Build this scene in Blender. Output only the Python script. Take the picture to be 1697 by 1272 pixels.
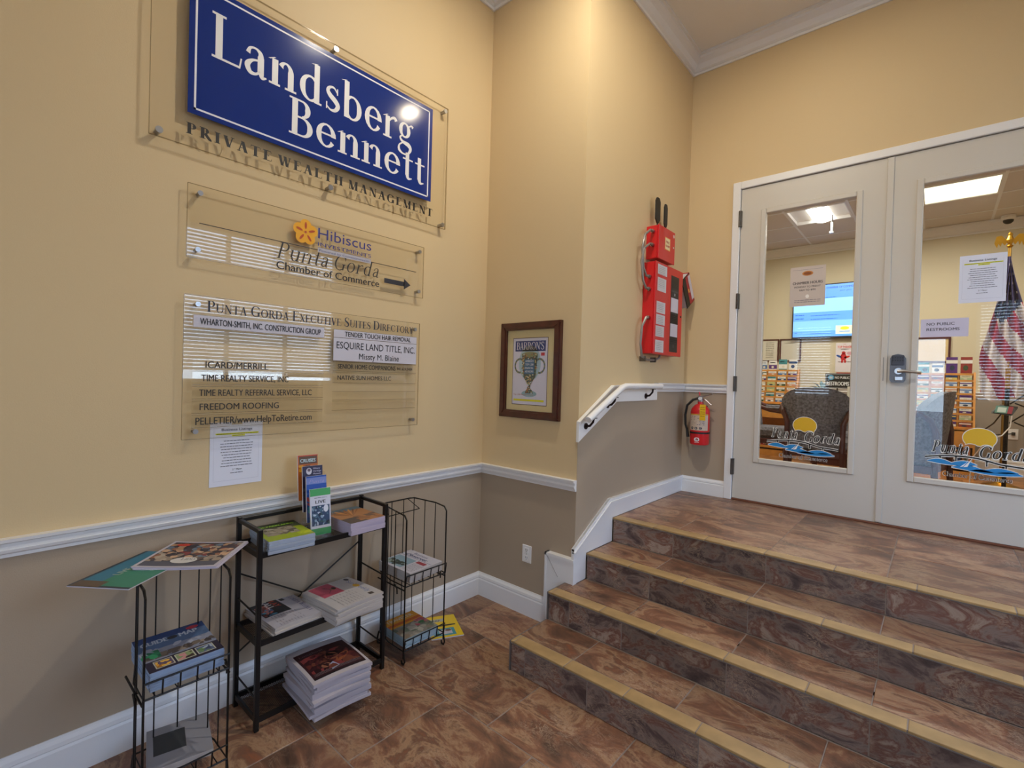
import bpy, bmesh, math, random
from math import pi, sin, cos, radians, hypot, atan2
from mathutils import Vector, Matrix
random.seed(7)
for _o in list(bpy.data.objects): bpy.data.objects.remove(_o)
S = bpy.context.scene
COL = S.collection

# ------------------------------------------------------------------ camera
CAMZ = 1.585
def _basis(yaw, pitch, roll):
    f = Vector((sin(yaw)*cos(pitch), cos(yaw)*cos(pitch), sin(pitch)))
    r = f.cross(Vector((0, 0, 1))).normalized(); u = r.cross(f)
    c, s = cos(roll), sin(roll)
    return c*r+s*u, -s*r+c*u, f
_r, _u, _f = _basis(-0.718598104, -0.0115925, 0.0281845835)
cam = bpy.data.cameras.new('camera'); camo = bpy.data.objects.new('camera', cam); COL.objects.link(camo)
M = Matrix(((_r.x, _u.x, -_f.x, 0), (_r.y, _u.y, -_f.y, 0), (_r.z, _u.z, -_f.z, CAMZ), (0, 0, 0, 1)))
camo.matrix_world = M
cam.sensor_width = 36; cam.lens = 806.337/1697*36; cam.clip_start = 0.02; cam.clip_end = 200
S.camera = camo
# ------------------------------------------------------------------ world, light, exposure
S.view_settings.view_transform = 'Standard'; S.view_settings.look = 'None'
S.view_settings.exposure = EXPO = 0.34; S.view_settings.gamma = 1; S.view_settings.use_curve_mapping = False
W = bpy.data.worlds.new('world'); S.world = W; W.use_nodes = True
nt = W.node_tree; bg = nt.nodes['Background']
tc = nt.nodes.new('ShaderNodeTexCoord'); sx = nt.nodes.new('ShaderNodeSeparateXYZ'); rp = nt.nodes.new('ShaderNodeValToRGB')
nt.links.new(tc.outputs['Generated'], sx.inputs[0]); nt.links.new(sx.outputs[2], rp.inputs[0]); nt.links.new(rp.outputs[0], bg.inputs[0])
rp.color_ramp.elements[0].position = 0.0; rp.color_ramp.elements[0].color = (0.62, 0.78, 1.0, 1)
rp.color_ramp.elements[1].position = 0.5; rp.color_ramp.elements[1].color = (0.38, 0.58, 1.0, 1)
bg.inputs[1].default_value = 8.5
S.cycles.transparent_max_bounces = 32
def lamp(name, kind, loc, energy, color, size=None, sizey=None, rot=(0, 0, 0), shape='RECTANGLE', portal=False):
    d = bpy.data.lights.new(name, kind); o = bpy.data.objects.new(name, d); COL.objects.link(o)
    o.location = loc; o.rotation_euler = rot; d.energy = energy; d.color = color
    if kind == 'AREA':
        d.shape = shape; d.size = size
        if shape in ('RECTANGLE', 'ELLIPSE'): d.size_y = sizey or size
        if portal: d.cycles.is_portal = True
    return o
# portals only guide the sky's light through the openings behind the camera
lamp('window_portal', 'AREA', (2.39, 2.785, 2.435), 1, (1, 1, 1), 2.05, 2.35, (0, pi/2, 0), portal=True)
lamp('window_portal', 'AREA', (-.35, -1.99, 1.5), 1, (1, 1, 1), 3.4, 2.9, (pi/2, 0, 0), portal=True)

# ------------------------------------------------------------------ helpers
def lin(c):
    if isinstance(c, str): c = tuple(int(c[i:i+2], 16)/255 for i in (0, 2, 4))
    return tuple((x/12.92 if x <= .04045 else ((x+.055)/1.055)**2.4) for x in c)
WM = {}
class MB:
    def __init__(s): s.v = []; s.f = []; s.m = []; s.smooth = False
    def add(s, vs, fs, m=0):
        b = len(s.v); s.v += [tuple(v) for v in vs]; s.f += [tuple(i+b for i in f) for f in fs]; s.m += [m]*len(fs); return s
    def box(s, x0, x1, y0, y1, z0, z1, m=0, bev=0):
        if bev <= 0:
            v = [(x, y, z) for z in (z0, z1) for y in (y0, y1) for x in (x0, x1)]
            return s.add(v, [(0, 2, 3, 1), (4, 5, 7, 6), (0, 1, 5, 4), (1, 3, 7, 5), (3, 2, 6, 7), (2, 0, 4, 6)], m)
        bm = bmesh.new(); bmesh.ops.create_cube(bm, size=1)
        for v in bm.verts: v.co = Vector(((x0+x1)/2+v.co.x*(x1-x0), (y0+y1)/2+v.co.y*(y1-y0), (z0+z1)/2+v.co.z*(z1-z0)))
        bmesh.ops.bevel(bm, geom=list(bm.edges), offset=bev, segments=1, affect='EDGES', profile=.5)
        bm.verts.index_update(); s.add([v.co[:] for v in bm.verts], [[v.index for v in f.verts] for f in bm.faces], m); bm.free(); return s
    def prism(s, pts, d, m=0):
        # pts: planar 3D points (ccw seen from +d side), extruded by vector d
        n = len(pts); P = [Vector(p) for p in pts]; d = Vector(d); nrm = Vector((0, 0, 0))
        for i in range(n): nrm += P[i].cross(P[(i+1) % n])
        top = [p+d for p in P]
        if nrm.dot(d) < 0: P.reverse(); top.reverse()
        return s.add(P+top, [tuple(range(n))[::-1], tuple(range(n, 2*n))]+[(i, (i+1) % n, (i+1) % n+n, i+n) for i in range(n)], m)
    def tube(s, path, r, n=6, m=0, cap=True, closed=False):
        P = [Vector(p) for p in path]; rr = r if isinstance(r, (list, tuple)) else [r]*len(P); rings = []
        up = None; N = len(P)
        for i, p in enumerate(P):
            if closed: t = (P[(i+1) % N]-P[i-1])
            else: t = (P[min(i+1, N-1)]-P[max(i-1, 0)])
            t.normalize()
            if up is None:
                up = t.cross(Vector((0, 0, 1)) if abs(t.z) < .9 else Vector((1, 0, 0))).normalized()
            else:
                up = (up-t*up.dot(t)); up = up.normalized() if up.length > 1e-6 else t.orthogonal().normalized()
            b = t.cross(up); k = 1.0
            if 0 < i < N-1 and not closed:
                a1 = (P[i]-P[i-1]).normalized(); c_ = max(.5, a1.dot(t)); k = 1/c_
            rings.append([p+(up*cos(2*pi*j/n)+b*sin(2*pi*j/n))*rr[i]*(k if k < 1.3 else 1.3) for j in range(n)])
        vs = [v for q in rings for v in q]; fs = []
        for i in range(N if closed else N-1):
            a, b2 = i*n, ((i+1) % N)*n
            for j in range(n): fs.append((a+j, a+(j+1) % n, b2+(j+1) % n, b2+j))
        if cap and not closed: fs += [tuple(range(n))[::-1], tuple(range((N-1)*n, N*n))]
        return s.add(vs, fs, m)
    def cyl(s, a, b, r, n=12, m=0, r2=None): return s.tube([a, b], [r, r if r2 is None else r2], n, m)
    def lathe(s, prof, c, axis='z', n=16, m=0):
        vs = []; fs = []
        for (r, h) in prof:
            for j in range(n):
                a = 2*pi*j/n; p = (r*cos(a), r*sin(a), h)
                if axis == 'x': p = (h, r*cos(a), r*sin(a))
                if axis == 'y': p = (r*cos(a), h, r*sin(a))
                vs.append((c[0]+p[0], c[1]+p[1], c[2]+p[2]))
        for i in range(len(prof)-1):
            for j in range(n):
                q = (i*n+j, i*n+(j+1) % n, (i+1)*n+(j+1) % n, (i+1)*n+j)
                fs.append(q if axis != 'y' else q[::-1])
        fs.append(tuple(range(n))[::-1] if axis != 'y' else tuple(range(n)))
        k = (len(prof)-1)*n; fs.append(tuple(range(k, k+n)) if axis != 'y' else tuple(range(k, k+n))[::-1])
        return s.add(vs, fs, m)
    def xf(s, Mx): s.v = [tuple(Mx @ Vector(v)) for v in s.v]; return s
def setp(o, label=None, cat=None, group=None, kind=None):
    if label: o['label'] = label
    if cat: o['category'] = cat
    if group: o['group'] = group
    if kind: o['kind'] = kind
    return o
def thing(name, label=None, cat=None, loc=(0, 0, 0), rz=0, group=None, kind=None, M4=None, parent=None):
    o = bpy.data.objects.new(name, None); COL.objects.link(o); o.empty_display_size = .05
    Mx = M4 if M4 is not None else Matrix.Translation(loc) @ Matrix.Rotation(rz, 4, 'Z')
    o.matrix_world = Mx; WM[o.name] = Mx.copy()
    if parent is not None:
        o.parent = parent; o.matrix_basis = WM[parent.name].inverted() @ Mx
    return setp(o, label, cat, group, kind)
def mesh_of(name, mb, mats, smooth=None):
    me = bpy.data.meshes.new(name); me.from_pydata(mb.v, [], mb.f); me.update()
    for m in (mats if isinstance(mats, (list, tuple)) else [mats]): me.materials.append(m)
    me.polygons.foreach_set('material_index', mb.m)
    if mb.smooth if smooth is None else smooth:
        me.polygons.foreach_set('use_smooth', [True]*len(me.polygons))
        try: me.set_sharp_from_angle(angle=radians(40))
        except Exception: pass
    cols = getattr(mb, 'cols', None)
    if cols:
        a = me.color_attributes.new('Col', 'FLOAT_COLOR', 'CORNER'); i = 0
        for p, c in zip(me.polygons, cols):
            for _ in range(p.loop_total): a.data[i].color = (*c, 1); i += 1
    return me
def part(name, mb, mats, parent, local=False, smooth=None, label=None, kind=None):
    """mesh given in world coordinates (or the parent's own when local) linked under parent"""
    if not local: mb.xf(WM[parent.name].inverted())
    # own origin at the middle of the piece
    c = Vector([sum(v[i] for v in mb.v)/len(mb.v) for i in range(3)])
    mb.v = [(v[0]-c.x, v[1]-c.y, v[2]-c.z) for v in mb.v]
    o = bpy.data.objects.new(name, mesh_of(name, mb, mats, smooth)); COL.objects.link(o); o.parent = parent; o.location = c
    WM[o.name] = WM[parent.name] @ Matrix.Translation(c)
    return setp(o, label, None, None, kind)
def solo(name, mb, mats, label=None, cat=None, group=None, kind=None, smooth=None):
    xs = [v[0] for v in mb.v]; ys = [v[1] for v in mb.v]; zs = [v[2] for v in mb.v]
    c = Vector(((min(xs)+max(xs))/2, (min(ys)+max(ys))/2, min(zs)))
    mb.v = [(v[0]-c.x, v[1]-c.y, v[2]-c.z) for v in mb.v]
    o = bpy.data.objects.new(name, mesh_of(name, mb, mats, smooth)); COL.objects.link(o); o.location = c
    WM[o.name] = Matrix.Translation(c)
    return setp(o, label, cat, group, kind)
def linked(name, me, parent, loc):
    o = bpy.data.objects.new(name, me); COL.objects.link(o); o.parent = parent; o.location = loc
    return o

# ------------------------------------------------------------------ materials
MATS = {}
def mat(name, c, rough=.5, metal=0, spec=.5, bump=0, bscale=200, var=0, vscale=6, coat=0):
    if name in MATS: return MATS[name]
    m = bpy.data.materials.new(name); m.use_nodes = True; n = m.node_tree.nodes; l = m.node_tree.links; b = n['Principled BSDF']
    c = lin(c); b.inputs['Base Color'].default_value = (*c, 1); b.inputs['Roughness'].default_value = rough; b.inputs['Metallic'].default_value = metal
    b.inputs['Specular IOR Level'].default_value = spec; b.inputs['Coat Weight'].default_value = coat
    t = n.new('ShaderNodeTexCoord')
    if bump:
        q = n.new('ShaderNodeTexNoise'); q.inputs['Scale'].default_value = bscale; q.inputs['Detail'].default_value = 3
        bp = n.new('ShaderNodeBump'); bp.inputs['Strength'].default_value = bump; bp.inputs['Distance'].default_value = .002
        l.new(t.outputs['Object'], q.inputs['Vector']); l.new(q.outputs['Fac'], bp.inputs['Height']); l.new(bp.outputs[0], b.inputs['Normal'])
    if var:
        q = n.new('ShaderNodeTexNoise'); q.inputs['Scale'].default_value = vscale; q.inputs['Detail'].default_value = 6
        r = n.new('ShaderNodeValToRGB'); r.color_ramp.elements[0].color = (*[x*(1-var) for x in c], 1); r.color_ramp.elements[1].color = (*[min(1, x*(1+var)) for x in c], 1)
        r.color_ramp.elements[0].position = .3; r.color_ramp.elements[1].position = .7
        l.new(t.outputs['Object'], q.inputs['Vector']); l.new(q.outputs['Fac'], r.inputs[0]); l.new(r.outputs[0], b.inputs['Base Color'])
    MATS[name] = m; return m
def glass_mat(name, tint=(1, 1, 1), refl=1.0, rough=0.0, ior=1.5):
    m = bpy.data.materials.new(name); m.use_nodes = True; n = m.node_tree.nodes; l = m.node_tree.links
    for x in list(n):
        if x.type == 'BSDF_PRINCIPLED': n.remove(x)
    out = [x for x in n if x.type == 'OUTPUT_MATERIAL'][0]
    t = n.new('ShaderNodeBsdfTransparent'); t.inputs[0].default_value = (*tint, 1)
    g = n.new('ShaderNodeBsdfGlossy'); g.inputs['Roughness'].default_value = rough
    # Schlick reflectance that is the same from both faces of the sheet
    lw = n.new('ShaderNodeLayerWeight'); lw.inputs[0].default_value = .5
    pw = n.new('ShaderNodeMath'); pw.operation = 'POWER'; pw.inputs[1].default_value = 5
    fr = n.new('ShaderNodeMath'); fr.operation = 'MULTIPLY_ADD'; fr.inputs[1].default_value = .96; fr.inputs[2].default_value = .04
    l.new(lw.outputs['Facing'], pw.inputs[0]); l.new(pw.outputs[0], fr.inputs[0])
    mul = n.new('ShaderNodeMath'); mul.operation = 'MULTIPLY'; mul.inputs[1].default_value = refl; mul.use_clamp = True
    mx = n.new('ShaderNodeMixShader')
    l.new(fr.outputs[0], mul.inputs[0]); l.new(mul.outputs[0], mx.inputs[0]); l.new(t.outputs[0], mx.inputs[1]); l.new(g.outputs[0], mx.inputs[2]); l.new(mx.outputs[0], out.inputs[0])
    MATS[name] = m; return m
def emit_mat(name, c, s):
    m = bpy.data.materials.new(name); m.use_nodes = True; b = m.node_tree.nodes['Principled BSDF']
    b.inputs['Base Color'].default_value = (*c, 1); b.inputs['Emission Color'].default_value = (*c, 1); b.inputs['Emission Strength'].default_value = s
    MATS[name] = m; return m
def attr_mat(name, rough=.45, emit=0, noise=0):
    m = bpy.data.materials.new(name); m.use_nodes = True; n = m.node_tree.nodes; l = m.node_tree.links; b = n['Principled BSDF']
    a = n.new('ShaderNodeAttribute'); a.attribute_name = 'Col'
    src = a.outputs['Color']
    l.new(src, b.inputs['Base Color']); b.inputs['Roughness'].default_value = rough
    if emit: l.new(src, b.inputs['Emission Color']); b.inputs['Emission Strength'].default_value = emit
    MATS[name] = m; return m
def slate_mat(name, ramp, rough=.38, scale=3.2, vein=.6):
    m = bpy.data.materials.new(name); m.use_nodes = True; n = m.node_tree.nodes; l = m.node_tree.links; b = n['Principled BSDF']
    t = n.new('ShaderNodeTexCoord'); oi = n.new('ShaderNodeObjectInfo')
    mp = n.new('ShaderNodeVectorMath'); mp.operation = 'MULTIPLY_ADD'; cmb = n.new('ShaderNodeVectorMath'); cmb.operation = 'SCALE'
    cmb.inputs[0].default_value = (37.1, 71.3, 19.7); l.new(oi.outputs['Random'], cmb.inputs['Scale'])
    add = n.new('ShaderNodeVectorMath'); l.new(t.outputs['Object'], add.inputs[0]); l.new(cmb.outputs[0], add.inputs[1])
    st = n.new('ShaderNodeMapping'); st.inputs['Scale'].default_value = (1, 1.9, 1.9); st.inputs['Rotation'].default_value = (0, 0, .35); l.new(add.outputs[0], st.inputs[0])
    w = n.new('ShaderNodeTexNoise'); w.inputs['Scale'].default_value = scale; w.inputs['Detail'].default_value = 9; w.inputs['Roughness'].default_value = .66; w.inputs['Distortion'].default_value = .7
    l.new(st.outputs[0], w.inputs['Vector'])
    r = n.new('ShaderNodeValToRGB'); cr = r.color_ramp
    while len(cr.elements) < len(ramp): cr.elements.new(.5)
    for e, (p, c) in zip(cr.elements, ramp): e.position = p; e.color = (*lin(c), 1)
    l.new(w.outputs['Fac'], r.inputs[0])
    # veins
    w2 = n.new('ShaderNodeTexNoise'); w2.inputs['Scale'].default_value = scale*2.6; w2.inputs['Detail'].default_value = 12; w2.inputs['Roughness'].default_value = .7; w2.inputs['Distortion'].default_value = 2.6
    l.new(st.outputs[0], w2.inputs['Vector'])
    r2 = n.new('ShaderNodeValToRGB'); e = r2.color_ramp.elements; e[0].position = .47; e[0].color = (0, 0, 0, 1); e[1].position = .5; e[1].color = (1, 1, 1, 1)
    x = r2.color_ramp.elements.new(.53); x.color = (0, 0, 0, 1)
    l.new(w2.outputs['Fac'], r2.inputs[0])
    w3 = n.new('ShaderNodeTexNoise'); w3.inputs['Scale'].default_value = scale*1.3; l.new(add.outputs[0], w3.inputs['Vector'])
    r3 = n.new('ShaderNodeMapRange'); r3.inputs[1].default_value = .48; r3.inputs[2].default_value = .62; l.new(w3.outputs['Fac'], r3.inputs[0])
    mm = n.new('ShaderNodeMath'); mm.operation = 'MULTIPLY'; l.new(r2.outputs[0], mm.inputs[0]); l.new(r3.outputs[0], mm.inputs[1])
    m2 = n.new('ShaderNodeMath'); m2.operation = 'MULTIPLY'; m2.inputs[1].default_value = vein; l.new(mm.outputs[0], m2.inputs[0])
    mx = n.new('ShaderNodeMix'); mx.data_type = 'RGBA'; mx.inputs['B'].default_value = (*lin('b39a80'), 1)
    l.new(m2.outputs[0], mx.inputs[0]); l.new(r.outputs[0], mx.inputs['A'])
    # each tile a little lighter or darker
    hs = n.new('ShaderNodeHueSaturation'); mr = n.new('ShaderNodeMapRange'); mr.inputs[3].default_value = .82; mr.inputs[4].default_value = 1.2
    l.new(oi.outputs['Random'], mr.inputs[0]); l.new(mr.outputs[0], hs.inputs['Value']); l.new(mx.outputs['Result'], hs.inputs['Color'])
    l.new(hs.outputs[0], b.inputs['Base Color']); b.inputs['Roughness'].default_value = rough
    bp = n.new('ShaderNodeBump'); bp.inputs['Strength'].default_value = .35; bp.inputs['Distance'].default_value = .004
    l.new(w.outputs['Fac'], bp.inputs['Height']); l.new(bp.outputs[0], b.inputs['Normal'])
    MATS[name] = m; return m

YEL = mat('wall_paint_upper', 'd6bd92', .55, spec=.3, bump=.25, bscale=260)
TAU = mat('wall_paint_lower', 'ad9b85', .55, spec=.3, bump=.25, bscale=260)
TRIM = mat('trim_paint', 'e8e6e4', .35)
DOORP = mat('door_paint', 'cdc6ba', .38, bump=.06, bscale=400)
WHITE = mat('white_paper', 'e6e4ea', .7)
CEIL = mat('ceiling_paint', 'e8e2d8', .8)
GROUT = mat('grout', '8d7f74', .9, bump=.4, bscale=300)
BLK = mat('black_metal', '15120f', .38, metal=.3)
BLKP = mat('black_plastic', '141414', .5)
STEEL = mat('brushed_steel', 'a9a9ab', .28, metal=1)
SATIN = mat('satin_nickel', '6d6a68', .35, metal=1)
RED = mat('red_enamel', 'd0121a', .38, coat=.3)
PLAST = mat('white_plastic', 'ece9e6', .35)
CORD = mat('grey_conduit', '8d857e', .4, metal=.3)
WOODF = mat('mahogany_frame', '4a1f16', .3, var=.25, vscale=14, coat=.4)
OAK = mat('oak', 'c98a3e', .45, var=.2, vscale=9)
DKWOOD = mat('cherry_wood', '4b1c16', .35, var=.2, vscale=12)
MATB = mat('mat_board', 'd9c794', .8)
PAGE = mat('page_edges', 'c9c6cf', .8)
NEWS = mat('newsprint', 'b9b0a9', .85)
GOLD = mat('brass', 'c99a35', .3, metal=1)
FAB = mat('chair_fabric', '66646a', .85, var=.6, vscale=55, bump=.3, bscale=120)
NOSE = mat('nosing_stone', 'a58658', .45, var=.18, vscale=9, bump=.15, bscale=120)
TREAD = slate_mat('slate_tread', [(.27, '47342a'), (.41, '684b3a'), (.49, '815943'), (.55, '9c7a5c'), (.61, '70503e'), (.70, '8a5438')])
RISER = slate_mat('slate_riser', [(.30, '33272a'), (.42, '594843'), (.49, '7f6e64'), (.55, '6c4536'), (.62, '9b897a'), (.72, '7f4e36')], scale=4.6, vein=.8)
PRINT = attr_mat('print'); SCREEN = attr_mat('screen', .3, emit=1.3)
GLASS = glass_mat('glass', (.97, .98, .97), .9); ACR = glass_mat('acrylic', (.985, .98, .965), .8, ior=1.49); PGLASS = glass_mat('picture_glass', (1, 1, 1), .8)
ACRE = glass_mat('acrylic_edge', (.72, .68, .6), 1.5, .1)

# ------------------------------------------------------------------ flat print (lettering, pictures on covers)
_tc = {}
def font_polys(txt, bold=0.0, shear=0.0):
    k = (txt, bold, shear)
    if k in _tc: return _tc[k]
    cu = bpy.data.curves.new('t', 'FONT'); cu.body = txt; cu.size = 1; cu.offset = bold; cu.shear = shear; cu.resolution_u = 3
    o = bpy.data.objects.new('t', cu); COL.objects.link(o)
    dg = bpy.context.evaluated_depsgraph_get(); dg.update(); me = o.evaluated_get(dg).to_mesh()
    P = [[(me.vertices[i].co.x, me.vertices[i].co.y) for i in p.vertices] for p in me.polygons]
    o.evaluated_get(dg).to_mesh_clear(); bpy.data.objects.remove(o); bpy.data.curves.remove(cu)
    _tc[k] = P; return P
# own serif lettering: strokes with thick stems and hairlines; cap height 1, x-height .66
def serif_polys(txt, sh=0.0, grow=0.0, sp=0.10, small=0.0, wt=1.0):
    """small>0: characters after the first of each word are small capitals of that height"""
    out = []; x = 0
    Wd, H, SF, OV = .15*wt+grow, .05*wt**.5+grow, .05*wt**.5+grow, .075
    def build(ch):
        L = []
        def R(x0, y0, x1, y1): L.append([(x0, y0), (x1, y0), (x1, y1), (x0, y1)])
        def ST(cx, y0, y1, w=Wd): R(cx-w/2, y0, cx+w/2, y1)
        def SR(cx, y, w=Wd, l=1, r=1):  # serif bar; y at the stroke's end
            s = SF if y < .35 else -SF
            R(cx-w/2-OV*l, min(y, y+s), cx+w/2+OV*r, max(y, y+s))
        def Q(x0, y0, x1, y1, w):
            dx, dy = x1-x0, y1-y0; L.append([(x0-w/2, y0), (x0+w/2, y0), (x1+w/2, y1), (x1-w/2, y1)] if abs(dy) > abs(dx)*.3 else [(x0, y0-w/2), (x1, y1-w/2), (x1, y1+w/2), (x0, y0+w/2)])
        def A(cx, cy, rx, ry, a0, a1, w=Wd, h=H, n=18, tilt=0):
            g = grow/2
            for i in range(n):
                q = []
                for a in (a0+(a1-a0)*i/n, a0+(a1-a0)*(i+1)/n):
                    a = radians(a); k = abs(cos(a-tilt))**1.4; t = h+(w-h)*k
                    q.append(((cx+(rx+g)*cos(a), cy+(ry+g)*sin(a)), (cx+(rx+g-t)*cos(a), cy+(ry+g-t)*sin(a))))
                L.append([q[0][0], q[1][0], q[1][1], q[0][1]])
        def C(pts, ws, n=7):   # smooth stroke
            P = [pts[0]]+list(pts)+[pts[-1]]; W2 = [ws[0]]+list(ws)+[ws[-1]]; S_ = []
            for i in range(1, len(P)-2):
                for k in range(n):
                    t = k/n; f = lambda a, b, c, d: .5*((2*b)+(-a+c)*t+(2*a-5*b+4*c-d)*t*t+(-a+3*b-3*c+d)*t**3)
                    S_.append((f(P[i-1][0], P[i][0], P[i+1][0], P[i+2][0]), f(P[i-1][1], P[i][1], P[i+1][1], P[i+2][1]), f(W2[i-1], W2[i], W2[i+1], W2[i+2])+grow))
            S_.append((*pts[-1], ws[-1]+grow)); q = []
            for i, (px, py, w) in enumerate(S_):
                a = S_[max(0, i-1)]; b = S_[min(len(S_)-1, i+1)]; dx, dy = b[0]-a[0], b[1]-a[1]; d = hypot(dx, dy) or 1
                q.append(((px-dy/d*w/2, py+dx/d*w/2), (px+dy/d*w/2, py-dx/d*w/2)))
            for i in range(len(q)-1): L.append([q[i][0], q[i][1], q[i+1][1], q[i+1][0]])
        w = Wd; a = OV+w/2; W0 = .15*wt; H0 = .05*wt**.5
        if ch == 'I': ST(a, 0, 1); SR(a, 0); SR(a, 1); adv = 2*a
        elif ch == 'L': ST(a, 0, 1); SR(a, 0); SR(a, 1); R(a, 0, .60, SF); Q(.6, 0, .64, .24, .035+grow); adv = .64
        elif ch in 'EF': ST(a, 0, 1); SR(a, 0); SR(a, 1); R(a, 1-SF, .58, 1); R(a, .5, .44, .5+SF); R(.44-.02, .42, .45+grow, .62); Q(.56, 1, .60, .8, .035+grow); R(a, 0, .60, SF) if ch == 'E' else 0; (Q(.6, 0, .65, .22, .035+grow) if ch == 'E' else 0); adv = .63
        elif ch == 'T': ST(.36, 0, 1); SR(.36, 0); R(.02, 1-SF, .70, 1); Q(.01, .78, .04, 1, .035+grow); Q(.71, .78, .68, 1, .035+grow); adv = .72
        elif ch == 'H': ST(a, 0, 1); SR(a, 0); SR(a, 1); ST(.66, 0, 1); SR(.66, 0); SR(.66, 1); R(a, .5, .66, .5+SF); adv = .66+a
        elif ch == 'P': ST(a, 0, 1); SR(a, 0); SR(a, 1, r=0); A(.34, .735, .27, .265, -90, 90); R(a, 1-H, .36, 1); R(a, .47, .36, .47+H); adv = .62
        elif ch == 'R': ST(a, 0, 1); SR(a, 0); SR(a, 1, r=0); A(.34, .745, .25, .255, -90, 90); R(a, 1-H, .36, 1); R(a, .49, .36, .49+H); C([(.36, .5), (.5, .25), (.68, .03), (.78, .02)], [W0, W0, W0*.9, .04]); adv = .75
        elif ch == 'B': ST(a, 0, 1); SR(a, 0, r=0); SR(a, 1, r=0); A(.34, .76, .23, .24, -90, 90); A(.36, .27, .28, .27, -90, 90); R(a, 1-H, .36, 1); R(a, .52-H/2, .36, .52+H/2); R(a, 0, .38, H); adv = .66
        elif ch == 'D': ST(a, 0, 1); SR(a, 0, r=0); SR(a, 1, r=0); A(.34, .5, .44, .5, -90, 90); R(a, 1-H, .36, 1); R(a, 0, .36, H); adv = .80
        elif ch in 'CG':
            A(.42, .5, .42, .51, 42, 318 if ch == 'C' else 300); R(.70, .66, .74+grow, .92)
            if ch == 'G': ST(.68, .04, .40); R(.55, .40-SF/2, .80, .40+SF/2)
            adv = .78 if ch == 'C' else .82
        elif ch == 'O': A(.42, .5, .42, .51, 0, 360, n=28); adv = .84
        elif ch == 'U': ST(a, .3, 1); SR(a, 1); ST(.70, .3, 1, H0+.02+grow); SR(.70, 1, H); A(.385+.02, .33, .34, .34, 180, 360, w=W0*.7+grow); adv = .80
        elif ch == 'K': ST(a, 0, 1); SR(a, 0); SR(a, 1); Q(.24, .48, .60, 1, H*1.2); Q(.64, 0, .32, .58, w); R(.46, 1-SF, .72, 1); R(.50, 0, .78, SF); adv = .76
        elif ch == 'V': Q(.37, 0, .12, 1, w*1.05); Q(.40, 0, .62, 1, H*1.2); R(0, 1-SF, .28, 1); R(.50, 1-SF, .74, 1); adv = .73
        elif ch == 'W': Q(.33, 0, .12, 1, w); Q(.36, 0, .53, 1, H*1.2); Q(.72, 0, .52, 1, w); Q(.75, 0, .92, 1, H*1.2); R(0, 1-SF, .26, 1); R(.82, 1-SF, 1.03, 1); adv = 1.02
        elif ch == 'A': Q(.62, 0, .38, 1, w*1.05); Q(.12, 0, .36, 1, H*1.2); R(.2, .34, .56, .34+H); R(0, 0, .24, SF); R(.50, 0, .76, SF); adv = .75
        elif ch == 'M': ST(.14, 0, 1, H*1.1); SR(.14, 0, H); Q(.44, 0, .17, 1, w); Q(.46, 0, .74, 1, H*1.2); ST(.78, 0, 1); SR(.78, 0); R(.04, 1-SF, .2, 1); R(.72, 1-SF, .93, 1); adv = .93
        elif ch == 'N': ST(.14, 0, 1, H*1.1); SR(.14, 0, H); Q(.66, 0, .17, 1, w); ST(.68, 0, 1, H*1.1); R(.02, 1-SF, .2, 1); SR(.68, 1, H); adv = .80
        elif ch == 'X': Q(.60, 0, .16, 1, w); Q(.12, 0, .60, 1, H*1.2); R(0, 0, .24, SF); R(.48, 0, .72, SF); R(.02, 1-SF, .28, 1); R(.48, 1-SF, .70, 1); adv = .72
        elif ch == 'Y': ST(.36, 0, .48); SR(.36, 0); Q(.34, .42, .12, 1, w); Q(.38, .42, .60, 1, H*1.2); R(0, 1-SF, .26, 1); R(.48, 1-SF, .72, 1); adv = .70
        elif ch == 'S': C([(.52, .80), (.40, .97), (.22, .96), (.11, .80), (.16, .62), (.38, .46), (.50, .28), (.44, .08), (.24, .02), (.09, .12), (.04, .26)], [.03, .05, .07, W0*.8, W0, W0*1.1, W0, W0*.7, .06, .05, .03]); R(.51, .72, .55+grow, .97); R(.03, .03, .07+grow, .27); adv = .58
        elif ch == 'a': C([(.09, .47), (.14, .60), (.27, .635), (.38, .56), (.39, .42)], [W0*.7, W0*.4, .05, W0*.7, W0]); ST(.39, .06, .48); C([(.39, .39), (.2, .34), (.08, .2), (.14, .05), (.28, .05), (.39, .16)], [.04, .06, W0*.85, W0*.7, .06, .05]); C([(.39, .12), (.43, .02), (.53, .05)], [W0*.8, W0*.6, .03]); adv = .53
        elif ch in 'nu':
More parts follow.
